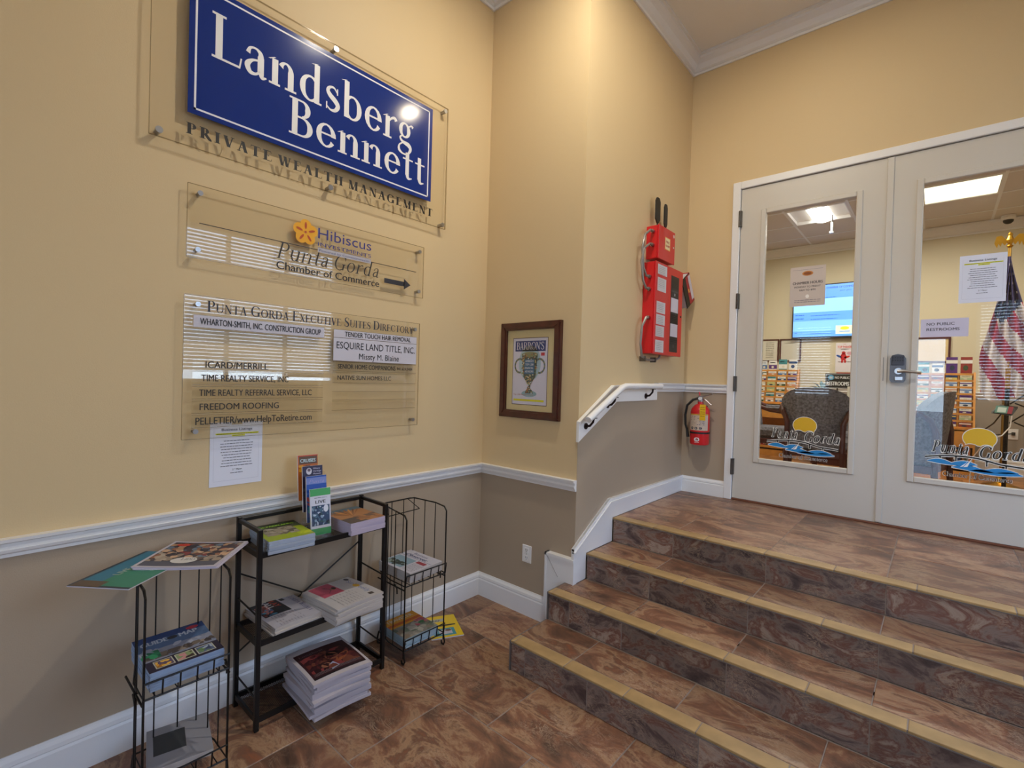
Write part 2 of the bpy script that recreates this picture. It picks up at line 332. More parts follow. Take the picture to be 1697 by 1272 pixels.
            if ch == 'n': ST(a, 0, .62); SR(a, 0, r=.7); Q(.0, .58, a, .66, SF); ST(.55, 0, .42); SR(.55, 0); A(.42, .42, .205, .235, 0, 150, w=W0+grow); adv = .70
            else: ST(a, .2, .66); R(.0, .66-SF, a, .66); ST(.55, 0, .66); R(.42, .66-SF, .55, .66); R(.55, 0, .68, SF); A(.36, .22, .225, .23, 180, 330, w=W0+grow); adv = .68
        elif ch == 'r': ST(a, 0, .62); SR(a, 0); Q(0, .58, a, .66, SF); C([(a, .42), (.28, .58), (.40, .63), (.46, .56)], [.04, .06, W0*.6, W0*.75]); adv = .46
        elif ch == 'd': ST(.50, 0, 1.0); Q(.36, .97, .52, 1.02, SF); R(.50, 0, .64, SF); A(.32, .325, .29, .33, 60, 310); adv = .66
        elif ch == 'b': ST(a, 0.02, 1.0); Q(0, .97, a, 1.02, SF); A(.34, .325, .29, .33, -130, 130); adv = .66
        elif ch == 'e': A(.31, .325, .29, .34, 0, 325); R(.08, .34, .54, .34+H); adv = .60
        elif ch == 'o': A(.32, .325, .30, .34, 0, 360, n=24); adv = .64
        elif ch == 's': C([(.38, .52), (.28, .63), (.15, .60), (.10, .50), (.17, .40), (.33, .29), (.40, .18), (.32, .05), (.18, .025), (.07, .1)], [.03, .05, .07, W0*.7, W0*.9, W0*.95, W0*.85, W0*.6, .05, .03]); R(.365, .47, .4+grow, .64); R(.05, .02, .085+grow, .2); adv = .46
        elif ch == 't': ST(.21, .12, .86, W0*.9+grow); R(.04, .62, .42, .62+SF); C([(.21, .16), (.26, .03), (.40, .06)], [W0*.85, W0*.6, .03]); adv = .42
        elif ch == 'g': A(.27, .43, .22, .23, 0, 360, w=W0*.9+grow); C([(.42, .58), (.52, .64), (.58, .60)], [.04, .05, .09]); C([(.16, .24), (.10, .16), (.2, .07), (.42, .03), (.50, -.08), (.40, -.24), (.22, -.28), (.07, -.2), (.08, -.06), (.2, .04)], [.04, .06, .09, W0*.9, W0*.7, .06, .05, W0*.6, .05, .04]); adv = .60
        elif ch == '-': R(.05, .3, .3, .36); adv = .35
        elif ch == "'": Q(.06, .7, .08, 1, w*.8); adv = .16
        else: adv = .5
        return L, adv
    first = True
    for ch in txt:
        if ch == ' ': x += .32; first = True; continue
        k = 1.0
        if small and not first: k = small
        L, adv = build(ch)
        for p in L: out.append([((x+px*k)+sh*py*k, py*k) for px, py in p])
        x += adv*k+sp*(k if small else 1); first = False
    return out
class Print:
    """flat ink: coloured polygons in a (u, v) frame, stacked in thin layers"""
    def __init__(s, du=.00025): s.p = []; s.dz = du; s.lv = 0
    def poly(s, pts, c, lv=None): s.p.append((pts, lin(c), s.lv if lv is None else lv)); return s
    def rect(s, u0, u1, v0, v1, c, lv=None): return s.poly([(u0, v0), (u1, v0), (u1, v1), (u0, v1)], c, lv)
    def ell(s, cu, cv, ru, rv, c, lv=None, n=20, rot=0, a0=0, a1=2*pi): return s.poly([(cu+ru*cos(a)*cos(rot)-rv*sin(a)*sin(rot), cv+ru*cos(a)*sin(rot)+rv*sin(a)*cos(rot)) for a in [a0+(a1-a0)*i/n for i in range(n)]], c, lv)
    def polys(s, P, u, v, h, w, c, lv=None, fit=None, align='l'):
        xs = [p[0] for q in P for p in q]; x0, x1 = min(xs), max(xs)
        k = h; kx = w/(x1-x0) if w else k
        if align == 'c': u -= kx*(x1-x0)/2
        b = s.lv if lv is None else lv
        for i, q in enumerate(P): s.poly([(u+(p[0]-x0)*kx, v+p[1]*k) for p in q], c, b+(i % 11)*.05)
        return s
    def text(s, txt, u, v, h, w=None, c='111111', bold=.0, shear=0, lv=None, align='l'):
        b = bold*h*.8      # heavier lettering: the same outlines side by side
        for i, d in enumerate((-b, 0, b) if bold else (0,)): s.polys(font_polys(txt, 0, shear), u+d, v, h/.73, w, c, (s.lv if lv is None else lv)+i*.3, align=align)
        return s
    def serif(s, txt, u, v, h, w=None, c='111111', lv=None, align='l', **k): return s.polys(serif_polys(txt, **k), u, v, h, w, c, lv, align=align)
    def greek(s, u0, u1, v, h, c, rnd=None):   # a line of print too small to read
        R = rnd or random; u = u0
        while u < u1-.001:
            w = min(R.uniform(2.2, 6)*h, u1-u); s.rect(u, u+w, v, v+h, c); u += w+.7*h
        return s
    def blobs(s, u0, u1, v0, v1, pal, n, sz, seed=0, lv=None):
        R = random.Random(seed)
        for i in range(n):
            cu, cv = R.uniform(u0, u1), R.uniform(v0, v1); a = R.uniform(.4, 1)*sz; b = R.uniform(.3, .8)*sz; r = R.uniform(0, pi); m = 9
            pts = []
            for j in range(m):
                t = 2*pi*j/m; k = R.uniform(.7, 1.15)
                pu = cu+k*(a*cos(t)*cos(r)-b*sin(t)*sin(r)); pv = cv+k*(a*cos(t)*sin(r)+b*sin(t)*cos(r)); pts.append((min(max(pu, u0), u1), min(max(pv, v0), v1)))
            s.poly(pts, R.choice(pal), (s.lv if lv is None else lv)+i*.02)
        return s
    def mb(s, org, U, V, N):
        org, U, V, N = map(Vector, (org, U, V, N)); mb = MB(); mb.cols = []
        for k, (pts, c, lv) in enumerate(s.p):
            ar = sum(pts[i][0]*pts[(i+1) % len(pts)][1]-pts[(i+1) % len(pts)][0]*pts[i][1] for i in range(len(pts)))
            if (U.cross(V).dot(N) > 0) != (ar > 0): pts = pts[::-1]
            mb.add([org+U*a+V*b+N*(s.dz*(lv+1)) for a, b in pts], [tuple(range(len(pts)))]); mb.cols.append(c)
        return mb
def pprint(name, pr, org, U, V, N, parent, m=None, label=None, local=False, kind=None):
    return part(name, pr.mb(org, U, V, N), m or PRINT, parent, local=local, smooth=False, label=label, kind=kind)
WA = dict(U=(0, 1, 0), V=(0, 0, 1), N=(1, 0, 0))     # walls facing +x
WD = dict(U=(1, 0, 0), V=(0, 0, 1), N=(0, -1, 0))    # walls facing -y

# ------------------------------------------------------------------ the setting
XA, XC, YB, YD = -2.50, -1.67, 2.545, 4.185
XR, YF, ZC, LZ = 2.25, -1.85, 4.36, .65
T = .12
def wall(name, mb, mats): return solo(name, mb, mats, kind='structure')
mb = MB(); mb.box(XA-T, XA, YF-T, YB+T, 0, .92, 1); mb.box(XA-T, XA, YF-T, YB+T, .92, ZC, 0); wall('wall_left', mb, [YEL, TAU])
mb = MB(); mb.box(XA, XC-.002, YB, YB+T, 0, .93, 1); mb.box(XA, XC-.002, YB, YB+T, .93, ZC, 0); wall('wall_return', mb, [YEL, TAU])
# stair wall: the lower paint follows the sloping rail board
mb = MB(); BL = [(YB, 1.26), (2.975, 1.485), (3.6, 1.485), (3.6, 1.545), (YD+.1, 1.545)]
mb.prism([(XC-T, y, z) for y, z in [(YB+.0005, 0), (YD+.1, 0)]+BL[::-1]], (T, 0, 0), 1)
mb.prism([(XC-T, y, z) for y, z in BL+[(YD+.1, ZC), (YB+.0005, ZC)]], (T, 0, 0), 0)
wall('wall_stair', mb, [YEL, TAU])
# door wall with its opening
DX0, DX1, DZ1 = -1.243, .678, 3.168
mb = MB(); mb.box(XC, DX0, YD, YD+T, 0, 1.54, 1); mb.box(XC, DX0, YD, YD+T, 1.54, ZC, 0); mb.box(DX1, XR, YD, YD+T, 0, 1.54, 1); mb.box(DX1, XR, YD, YD+T, 1.54, ZC, 0)
mb.box(DX0, DX1, YD, YD+T, DZ1, ZC, 0); mb.box(DX0, DX1, YD, YD+T, 0, LZ-.01, 1); wall('wall_door', mb, [YEL, TAU])
# walls behind the camera: tall windows in both
WINR = (1.62, 3.95, 1.42, 3.45)
def holed(axis, p0, p1, a0, a1, z1, holes):
    mb = MB(); xs = sorted({a0, a1, *[h[0] for h in holes], *[h[1] for h in holes]})
    for s0, s1 in zip(xs[:-1], xs[1:]):
        hs = sorted([(h[2], h[3]) for h in holes if h[0] <= s0 and h[1] >= s1]); z = 0; segs = []
        for h0, h1 in hs:
            if h0 > z: segs.append((z, h0))
            z = h1
        if z < z1: segs.append((z, z1))
        for q0, q1 in segs:
            for b0, b1, m in ((q0, min(q1, .93), 1), (max(q0, .93), q1, 0)):
                if b1 > b0+1e-6: mb.box(p0, p1, s0, s1, b0, b1, m) if axis == 'x' else mb.box(s0, s1, p0, p1, b0, b1, m)
    return mb
wall('wall_right', holed('x', XR, XR+T, YF-T, YD+T, ZC, [WINR]), [YEL, TAU])
FW = [(-2.05, -1.42, 1.42, 2.75), (-.62, .12, 0, 2.45), (.42, 1.35, 1.42, 2.95)]
wall('wall_front', holed('y', YF-T, YF, XA-T, XR+T, ZC, FW), [YEL, TAU])
solo('ceiling', MB().box(XA-T, XR+T, YF-T, YD+T, ZC, ZC+.1), CEIL, kind='structure')

def sweep(name, prof, path, mats, kind='structure', smooth=False):
    """moulding: profile (out, z) swept along a plan polyline [(x, y, z, nx, ny)], mitred by averaged normals"""
    mb = MB(); n = len(prof); vs = []
    for (x, y, z, nx, ny) in path: vs += [(x+nx*o, y+ny*o, z+h) for o, h in prof]
    fs = []
    for i in range(len(path)-1):
        for j in range(n-1): fs.append((i*n+j, i*n+j+1, (i+1)*n+j+1, (i+1)*n+j))
    fs += [tuple(range(n)), tuple(range((len(path)-1)*n, len(path)*n))[::-1]]
    mb.add(vs, fs)
    o = solo(name, mb, mats, kind=kind, smooth=smooth)
    bm = bmesh.new(); bm.from_mesh(o.data); bmesh.ops.recalc_face_normals(bm, faces=bm.faces); bm.to_mesh(o.data); bm.free()
    return o
RAIL = [(0, 0), (.012, 0), (.012, .012), (.022, .018), (.026, .03), (.018, .04), (.02, .052), (.034, .058), (.036, .07), (0, .07)]
BASE = [(0, 0), (.017, 0), (.017, .115), (.012, .125), (.016, .13), (.014, .145), (.006, .158), (.004, .165), (0, .165)]
sweep('trim_1', RAIL, [(XA, YF, .893, 1, 0), (XA, YB, .893, 1, -1), (XC, YB, .893, 0, -1)], TRIM)
sweep('baseboard_left', BASE, [(XA, YF, 0, 1, 0), (XA, YB, 0, 1, -1), (-1.866, YB, 0, 0, -1)], TRIM)
sweep('trim_2', RAIL, [(XC, 3.60, 1.512, 1, 0), (XC, YD, 1.512, 1, -1), (-1.303, YD, 1.512, 0, -1)], TRIM)
sweep('baseboard_landing', [(o, z*.82) for o, z in BASE], [(XC, YD, LZ, 0, -1), (-1.303, YD, LZ, 0, -1)], TRIM)
sweep('trim_3', RAIL, [(.742, YD, 1.512, 0, -1), (XR, YD, 1.512, -1, -1), (XR, 3.2, 1.512, -1, 0)], TRIM)
# stepped skirting beside the stairs
skirt = thing('baseboard_stair', loc=(XC, 2.6, .32), kind='structure')
top = [(YB-.035, .545), (2.935, .787), (YD, .787)]
bot = [(YD, .652), (2.99, .652), (2.975, .652), (2.975, .49), (2.65, .49), (2.65, .327), (YB-.035, .327)]
part('skirting', MB().prism([(XC, y, z) for y, z in top+bot], (.018, 0, 0)), TRIM, skirt)
for (dz, w, o) in ((0, .014, .014), (-.02, .008, .022)):
    mb = MB()
    for (a, b) in zip(top[:-1], top[1:]): mb.prism([(XC+.004, a[0], a[1]+dz-w), (XC+.004, b[0], b[1]+dz-w), (XC+.004, b[0], b[1]+dz), (XC+.004, a[0], a[1]+dz)], (o+.003, 0, 0))
    part('skirting_bead', mb, TRIM, skirt)
blk = MB().box(-1.866, XC+.0185, YB-.036, YB, 0, .462); blk.box(-1.87, XC+.02, YB-.042, YB, .462, .478); blk.box(-1.87, -1.858, YB-.042, YB, 0, .478)
part('corner_block', blk, TRIM, skirt)
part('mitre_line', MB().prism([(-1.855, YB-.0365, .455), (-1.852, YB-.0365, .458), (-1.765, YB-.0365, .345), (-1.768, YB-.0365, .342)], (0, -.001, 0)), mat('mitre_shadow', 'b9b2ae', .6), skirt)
CROWN = [(0, -.125), (.012, -.125), (.016, -.112), (.012, -.105), (.03, -.095), (.05, -.06), (.085, -.035), (.09, -.02), (.105, -.018), (.105, 0), (0, 0)]
sweep('trim_4', CROWN, [(XA, YF, ZC, 1, 1), (XA, YB, ZC, 1, -1), (XC, YB, ZC, 1, -1), (XC, YD, ZC, 1, -1), (XR, YD, ZC, -1, -1), (XR, YF, ZC, -1, 1)], TRIM, smooth=False)

# ------------------------------------------------------------------ floor and stairs, tile by tile
floor = thing('floor', kind='structure')
part('grout_bed', MB().box(XA, XR, YF, 2.6, -.1, -.0018), GROUT, floor)
_tile = {}
def tile_mesh(w, l, h, m, nm):
    k = (round(w, 3), round(l, 3), round(h, 3), m.name)
    if k not in _tile:
        _tile[k] = mesh_of(nm, MB().box(-w/2, w/2, -l/2, l/2, -h/2, h/2, bev=min(.0018, h*.3)), m)
    return _tile[k]
G = .0045
def tiles_on(parent, x0, x1, y0, y1, z, ox, oy, sx_, sy_, m, th=.008, name='tile', stagger=None):
    """rectangular tiles cut to the region; top face at z"""
    j = math.floor((y0-oy)/sy_)
    while oy+j*sy_ < y1-.004:
        a, b = max(y0, oy+j*sy_), min(y1, oy+(j+1)*sy_); off = (stagger[j % len(stagger)] if stagger else 0)
        i = math.floor((x0-ox-off)/sx_)
        while ox+off+i*sx_ < x1-.004:
            c, d = max(x0, ox+off+i*sx_), min(x1, ox+off+(i+1)*sx_)
            if b-a > .02 and d-c > .02:
                o = linked(name, tile_mesh(d-c-G, b-a-G, th, m, name), parent, (0, 0, 0))
                o.location = Vector(((c+d)/2, (a+b)/2, z-th/2+random.uniform(-.0004, .0004)))-WM[parent.name].translation
            i += 1
        j += 1
tiles_on(floor, XA, XR, YF, 2.545, 0, -2.305, 2.15-.54*8, .535, .54, TREAD, stagger=[0, .27])
SY = [2.0, 2.33, 2.65, 2.975, YD]; RH = .1625; SX0 = [-1.71, -1.71, XC+.018, XC+.018]
st = thing('staircase', 'four wide slate-tiled steps with golden stone nosings up to the double doors', 'stairs', (-1.7, 2.0, 0), kind='structure')
mb = MB()
for k in range(4):
    mb.box(SX0[k]+.006, XR, SY[k]+.008, 2.53 if k < 2 else YD, RH*k, RH*(k+1)-.0022)
    if k < 2: mb.box(XC+.024, XR, 2.5, YD, RH*k, RH*(k+1)-.0022)
part('mortar_core', mb, GROUT, st)
JX = -.692
for k in range(4):
    z = RH*(k+1); x0 = SX0[k]; ya, yb = SY[k]+.084, SY[k+1]
    if k == 3:
        tiles_on(st, x0, XR, ya, 3.51, z, JX, ya-.012, .53, 1, TREAD, name='tread_tile'); tiles_on(st, x0, XR, 3.51, YD, z, JX, 3.51, .53, .53, TREAD, name='tread_tile')
    elif k == 1:
        tiles_on(st, XC+.018, XR, ya, yb, z, JX, ya, .53, 1, TREAD, name='tread_tile'); tiles_on(st, x0, XC+.018, ya, 2.52, z, x0, ya, .53, 1, TREAD, name='tread_tile')
    else: tiles_on(st, x0, XR, ya, yb, z, JX+(.0 if k else -.13), ya, .53, 1, TREAD, name='tread_tile')
    tiles_on(st, x0, XR, SY[k], ya, z, -1.36+(.33 if k > 1 else 0)+(-.0), SY[k], .328, 1, NOSE, th=.011, name='nosing_tile')
    # riser tiles (thin in y)
    jx = [-1.76, -1.225, -.692, -.16, .372, .904, 1.436, 1.968, 2.6]
    if k == 1: jx = [-2, -1.56]+jx[1:]
    if k == 0: jx = [-1.76, -1.61]+jx[1:]
    for a, b in zip(jx[:-1], jx[1:]):
        a, b = max(a, x0+.003), min(b, XR)
        if b-a < .02: continue
        key = ('r', round(b-a, 3))
        if key not in _tile: _tile[key] = mesh_of('riser_tile', MB().box(-(b-a-G)/2, (b-a-G)/2, -.005, .005, -(RH-.012)/2, (RH-.012)/2, bev=.0015), RISER)
        o = linked('riser_tile', _tile[key], st, Vector(((a+b)/2, SY[k]+.011, RH*k+(RH-.010)/2))-WM[st.name].translation)
# grey metal edge strip under each nosing and the exposed end of the two lowest steps
EDGE = mat('tile_edge_strip', '6f6864', .5)
for k in range(4):
    part('edge_strip', MB().box(SX0[k], XR, SY[k]-.0015, SY[k]+.006, RH*(k+1)-.0135, RH*(k+1)-.0105), EDGE, st)
    if k < 2:
        part('corner_strip', MB().box(SX0[k]-.003, SX0[k]+.004, SY[k]-.002, SY[k]+.008, RH*k, RH*(k+1)-.004), EDGE, st)
        part('end_tile', MB().box(SX0[k]-.002, SX0[k]+.008, SY[k]+.009, 2.525, RH*k+.002, RH*(k+1)-.012), RISER, st)
        part('edge_strip', MB().box(SX0[k]-.003, SX0[k]+.003, SY[k], 2.525, RH*(k+1)-.008, RH*(k+1)-.0005), EDGE, st)

# ------------------------------------------------------------------ doors
trim = thing('trim_5', loc=(-.28, YD, LZ), kind='structure')
for nm, b in (('jamb', (-1.303, DX0, YD-.02, YD+T, LZ, 3.225)), ('jamb', (DX1, .738, YD-.02, YD+T, LZ, 3.225)), ('head', (DX0, DX1, YD-.02, YD+T, DZ1, 3.225))):
    part(nm, MB().box(*b, bev=.004), TRIM, trim)
part('threshold', MB().box(DX0, DX1, YD-.012, YD+T, LZ-.002, LZ+.014, bev=.004), mat('threshold_wood', '6a3a22', .5), trim)
def door_logo(u0):
    p = Print(.0003)
    p.lv = 0
    for k, c in ((0, 'e9e6de'), (1, 'dcae10')):
        g = .004 if k == 0 else 0
        cu, cv = u0+.225, 1.293; r = .076+g; pts = []
        for i in range(33):      # sun with a scooped bottom
            a = radians(-35+250*i/32); pts.append((cu+r*cos(a), cv+r*.82*sin(a)))
        for i in range(1, 8): a = radians(180*(1-i/8)); pts.append((cu-.038+.030*cos(a)-.0, 1.242-g+.016*sin(a)))
        for i in range(1, 8): a = radians(180*(1-i/8)); pts.append((cu+.034+.030*cos(a), 1.238-g+.020*sin(a)))
        p.poly(pts, c, k)
    p.serif('Punta', u0, 1.185, .078, .18, c='e9e6de', lv=3, sh=.28, grow=.085, sp=.12); p.serif('Gorda', u0+.225, 1.172, .078, .226, c='e9e6de', lv=3, sh=.28, grow=.085, sp=.12)
    p.serif('Punta', u0+.004, 1.188, .073, .172, c='17150f', lv=5, sh=.28, sp=.13); p.serif('Gorda', u0+.229, 1.175, .073, .218, c='17150f', lv=5, sh=.28, sp=.13)
    def bridge(t): return 1.150+.022*sin(min(1, t*1.35)*pi)-(.018*max(0, t-.55)/.45)
    for w, c, l in ((.0085, 'e9e6de', 3), (.0045, '17150f', 5)):
        N = 24
        for i in range(N):
            a, b = i/N, (i+1)/N; p.poly([(u0-.03+.47*a, bridge(a)-w), (u0-.03+.47*b, bridge(b)-w), (u0-.03+.47*b, bridge(b)+w), (u0-.03+.47*a, bridge(a)+w)], c, l)
        for t in (.16, .32, .62, .80): p.rect(u0-.03+.47*t-w*.7, u0-.03+.47*t+w*.7, bridge(t)-.034-(w if l == 3 else 0)*.3, bridge(t), c, l)
    for k, (c, g) in enumerate((('e9e6de', .004), ('1e86c8', 0))):
        for (a, b, zc, h) in ((0, .24, 1.122, .020), (.12, .42, 1.096, .020), (.2, .44, 1.084, .014)):
            up = []; dn = []
            for i in range(17):
                t = i/16; u = u0-.02+a+(b-a)*t; crest = abs(sin(t*pi*2.0))*h
                up.append((u, zc+crest*.9+g+.004)); dn.append((u, zc-.012*sin(t*pi)-g+.002))
            for i in range(16): p.poly([dn[i], dn[i+1], up[i+1], up[i]], c, 7+k)
    p.poly([(u0+.155, 1.105), (u0+.175, 1.11), (u0+.195, 1.165), (u0+.18, 1.14)], 'f2f0ec', 10); p.poly([(u0+.14, 1.105), (u0+.155, 1.11), (u0+.18, 1.15), (u0+.165, 1.13)], 'f2f0ec', 10)
    p.text('Chamber of Commerce', u0+.06, 1.038, .031, .315, 'e9e6de', bold=.035, lv=3); p.text('Chamber of Commerce', u0+.0615, 1.0395, .0285, .312, '4a4d57' if u0 < -.5 else '22242a', bold=.0, lv=5)
    return p
def door(name, x0, x1, gx0, gx1, hinge_x, label):
    d = thing(name, label, None, ((x0+x1)/2, YD+.02, LZ), kind='structure')
    z0, z1, g0, g1 = LZ+.016, DZ1-.004, 1.006, 2.942; y0, y1 = YD-.001, YD+.044
    mb = MB(); mb.box(x0, gx0, y0, y1, z0, z1); mb.box(gx1, x1, y0, y1, z0, z1); mb.box(gx0, gx1, y0, y1, z0, g0); mb.box(gx0, gx1, y0, y1, g1, z1)
    part('door_leaf', mb, DOORP, d)
    for (a, b, c, e) in ((gx0-.034, gx0+.004, g0-.034, g1+.034), (gx1-.004, gx1+.034, g0-.034, g1+.034), (gx0+.004, gx1-.004, g0-.034, g0+.004), (gx0+.004, gx1-.004, g1-.004, g1+.034)):
        part('glazing_bead', MB().box(a, b, y0-.011, y0+.008, c, e, bev=.005), DOORP, d)
    part('glass', MB().box(gx0+.001, gx1-.001, y0+.012, y0+.018, g0+.001, g1-.001), GLASS, d)
    pprint('window_decal', door_logo(gx0+.088), (0, y0+.0115, 0), parent=d, label='painted logo of a sun, bridge and waves', **WD)
    if hinge_x is not None:
        for (a, b) in ((2.86, 2.988), (2.2, 2.322), (1.531, 1.654), (.857, .985)):
            mb = MB().cyl((hinge_x, YD-.028, a), (hinge_x, YD-.028, b), .008, 8)
            for q in (1/3, 2/3): mb.cyl((hinge_x, YD-.028, a+(b-a)*q-.001), (hinge_x, YD-.028, a+(b-a)*q+.001), .0095, 8)
            mb.box(hinge_x-.012, hinge_x+.012, YD-.024, YD-.0012, a, b); part('hinge', mb, SATIN, d)
    return d
d1 = door('door_1', -1.240, -.2835, -1.055, -.465, -1.241, 'left leaf of the cream glazed double doors')
d2 = door('door_2', -.2795, .675, -.108, .482, .677, 'right leaf of the cream glazed double doors, with keypad lock')
part('meeting_strip', MB().box(-.300, -.262, YD-.010, YD-.0012, LZ+.02, DZ1-.006, bev=.003), DOORP, d2)
# keypad lever lock
lk = part('keypad_lock', MB().prism([(-.206+.042*cx, YD-.002, 1.722+z) for cx, z in [(-.75, -.092), (.75, -.092), (1, -.075), (1, .07), (.7, .092), (0, .1), (-.7, .092), (-1, .07), (-1, -.075)]], (0, -.022, 0)), mat('lock_nickel', '6f7074', .42, metal=1), d2)
part('lock_face', MB().box(-.24, -.172, YD-.029, YD-.024, 1.745, 1.812, bev=.003), mat('lock_dark', '4b4b50', .4, metal=.8), lk)
for i in range(5):
    for j in range(2): part('key', MB().cyl((-.232+.013*i, YD-.028, 1.795-.017*j), (-.232+.013*i, YD-.032, 1.795-.017*j), .0042, 8), BLKP, lk)
mb = MB().cyl((-.20, YD-.024, 1.705), (-.20, YD-.062, 1.705), .021, 14); mb.smooth = True
mb.tube([(-.205, YD-.058, 1.705), (-.17, YD-.062, 1.706), (-.12, YD-.063, 1.700), (-.085, YD-.063, 1.697)], [.014, .011, .009, .010], 8)
part('lever', mb, STEEL, lk)
part('lock_cover', MB().box(-.222, -.176, YD-.032, YD-.024, 1.642, 1.672, bev=.004), STEEL, lk)
part('latch_edge', MB().box(-.2852, -.2818, YD-.012, YD-.001, 1.64, 1.80), SATIN, d2)

# ------------------------------------------------------------------ room behind the doors
BX0, BX1, BY, BZ = -2.9, 2.6, 7.9, 3.56
WB = mat('back_room_upper', 'cfc4a8', .6, bump=.15); WBL = mat('back_room_lower', '9a9084', .6, bump=.15)
wall('wall_back_room', MB().box(BX0, BX1, BY, BY+.1, LZ-.1, 1.54, 1).box(BX0, BX1, BY, BY+.1, 1.54, BZ, 0), [WB, WBL])
wall('wall_back_room_left', MB().box(BX0-.1, BX0, YD+T, BY, LZ-.1, 1.54, 1).box(BX0-.1, BX0, YD+T, BY, 1.54, BZ, 0), [WB, WBL])
wall('wall_back_room_right', MB().box(BX1, BX1+.1, YD+T, BY, LZ-.1, 1.54, 1).box(BX1, BX1+.1, YD+T, BY, 1.54, BZ, 0), [WB, WBL])
wall('wall_back_room_front', MB().box(BX0, DX0-.06, YD+T, YD+T+.02, LZ, BZ, 0).box(DX1+.06, BX1, YD+T, YD+T+.02, LZ, BZ, 0).box(DX0-.06, DX1+.06, YD+T, YD+T+.02, DZ1+.06, BZ, 0), [WB, WBL])
bf = thing('floor_back_room', loc=(0, 6, LZ), kind='structure')
part('subfloor', MB().box(BX0, BX1, YD+T, BY, LZ-.1, LZ-.012), mat('subfloor', '2a1a10', .8), bf)
PLK = mat('plank_wood', '9a6636', .35, var=.3, vscale=4)
y = YD+T; j = 0
while y < BY-.01:
    x = BX0-(.37*j % 1.1); y1 = min(y+.18, BY)
    while x < BX1:
        a, b = max(x, BX0), min(x+1.3, BX1)
        if b-a > .03:
            key = ('pk', round(b-a, 2), round(y1-y, 2))
            if key not in _tile: _tile[key] = mesh_of('plank', MB().box(-(b-a-.003)/2, (b-a-.003)/2, -(y1-y-.003)/2, (y1-y-.003)/2, -.006, .006, bev=.0015), PLK)
            linked('plank', _tile[key], bf, Vector(((a+b)/2, (y+y1)/2, LZ-.006))-WM[bf.name].translation)
        x += 1.3
    y = y1; j += 1
# suspended ceiling: grid bars and panels
bc = thing('ceiling_back_room', loc=(0, 6, BZ), kind='structure')
gx = [-.78+.5975*i for i in range(-4, 6)]; gx = [BX0]+[g for g in gx if BX0+.05 < g < BX1-.05]+[BX1]; gy = [YD+T, 4.4, 5.0, 5.6, 6.2, 6.8, 7.4, BY]
CT = mat('ceiling_panel', 'd6ccc0', .9, bump=.4, bscale=90)
LIT = [(-1.3775, 6.2), (-.1825, 6.2)]
for i in range(len(gx)-1):
    for j in range(len(gy)-1):
        if any(abs(gx[i]-a) < .03 and abs(gy[j]-b) < .03 for a, b in LIT): continue
        part('ceiling_panel', MB().box(gx[i]+.006, gx[i+1]-.006, gy[j]+.006, gy[j+1]-.006, BZ, BZ+.012), CT, bc)
for g in gx[1:-1]: part('grid_bar', MB().box(g-.012, g+.012, YD+T, BY, BZ-.004, BZ+.004), TRIM, bc)
for g in gy[1:-1]: part('grid_bar', MB().box(BX0, BX1, g-.012, g+.012, BZ-.0035, BZ+.0045), TRIM, bc)
part('plenum', MB().box(BX0, BX1, YD+T, BY, BZ+.2, BZ+.25), TRIM, bc)
LW = emit_mat('lit_diffuser', (1.0, .97, .90), 5.5); LW2 = emit_mat('lit_diffuser_warm', (1.0, .95, .72), 1.5)
for (x, y), m, lab, rounded in ((LIT[0], LW, 'recessed square ceiling light with a curved bright centre lens seen through the left door', True), (LIT[1], LW2, 'flat yellowish glowing ceiling light panel seen through the right door', False)):
    t = thing('ceiling_light', lab, 'light', (x+.3, y+.3, BZ), group='ceiling lights in the room behind the doors')
    mb = MB()
    for q in ((x+.006, x+.026, y+.006, y+.591), (x+.57, x+.59, y+.006, y+.591), (x+.026, x+.57, y+.006, y+.026), (x+.026, x+.57, y+.571, y+.591)): mb.box(q[0], q[1], q[2], q[3], BZ-.006, BZ+.03)
    part('frame', mb, TRIM, t)
    if rounded:
        part('reflector', MB().box(x+.026, x+.57, y+.026, y+.571, BZ+.03, BZ+.035), mat('reflector_white', 'f3efe6', .4), t)
        mb = MB(); pr = [(x+.3+.11*cos(a), BZ+.0+.045-.07*sin(a)) for a in [pi*i/10 for i in range(11)]]
        mb.prism([(px, y+.03, pz) for px, pz in pr], (0, .535, 0)); part('lens', mb, LW, t)
    else: part('diffuser', MB().box(x+.026, x+.57, y+.026, y+.571, BZ+.002, BZ+.008), LW2, t)
    lamp('ceiling_light_source', 'AREA', (x+.3, y+.3, BZ-.10), 26 if rounded else 18, (1, .93, .80), .5, .5)
lamp('ceiling_light_source', 'AREA', (1.3, 5.6, BZ-.03), 18, (1, .93, .80), .5, .5)
lamp('ceiling_light_source', 'AREA', (-2.2, 5.2, BZ-.03), 14, (1, .93, .80), .5, .5)
sweep('trim_6', [(o*1.0, z*.95) for o, z in CROWN], [(BX0, YD+T, BZ-.004, 1, 0), (BX0, BY, BZ-.004, 1, -1), (BX1, BY, BZ-.004, -1, -1), (BX1, YD+T, BZ-.004, -1, 0)], TRIM)
sweep('trim_7', RAIL, [(BX0, BY, 1.505, 0, -1), (BX1, BY, 1.505, 0, -1)], TRIM)
sweep('baseboard_back_room', BASE, [(BX0, BY, LZ, 0, -1), (BX1, BY, LZ, 0, -1)], TRIM)

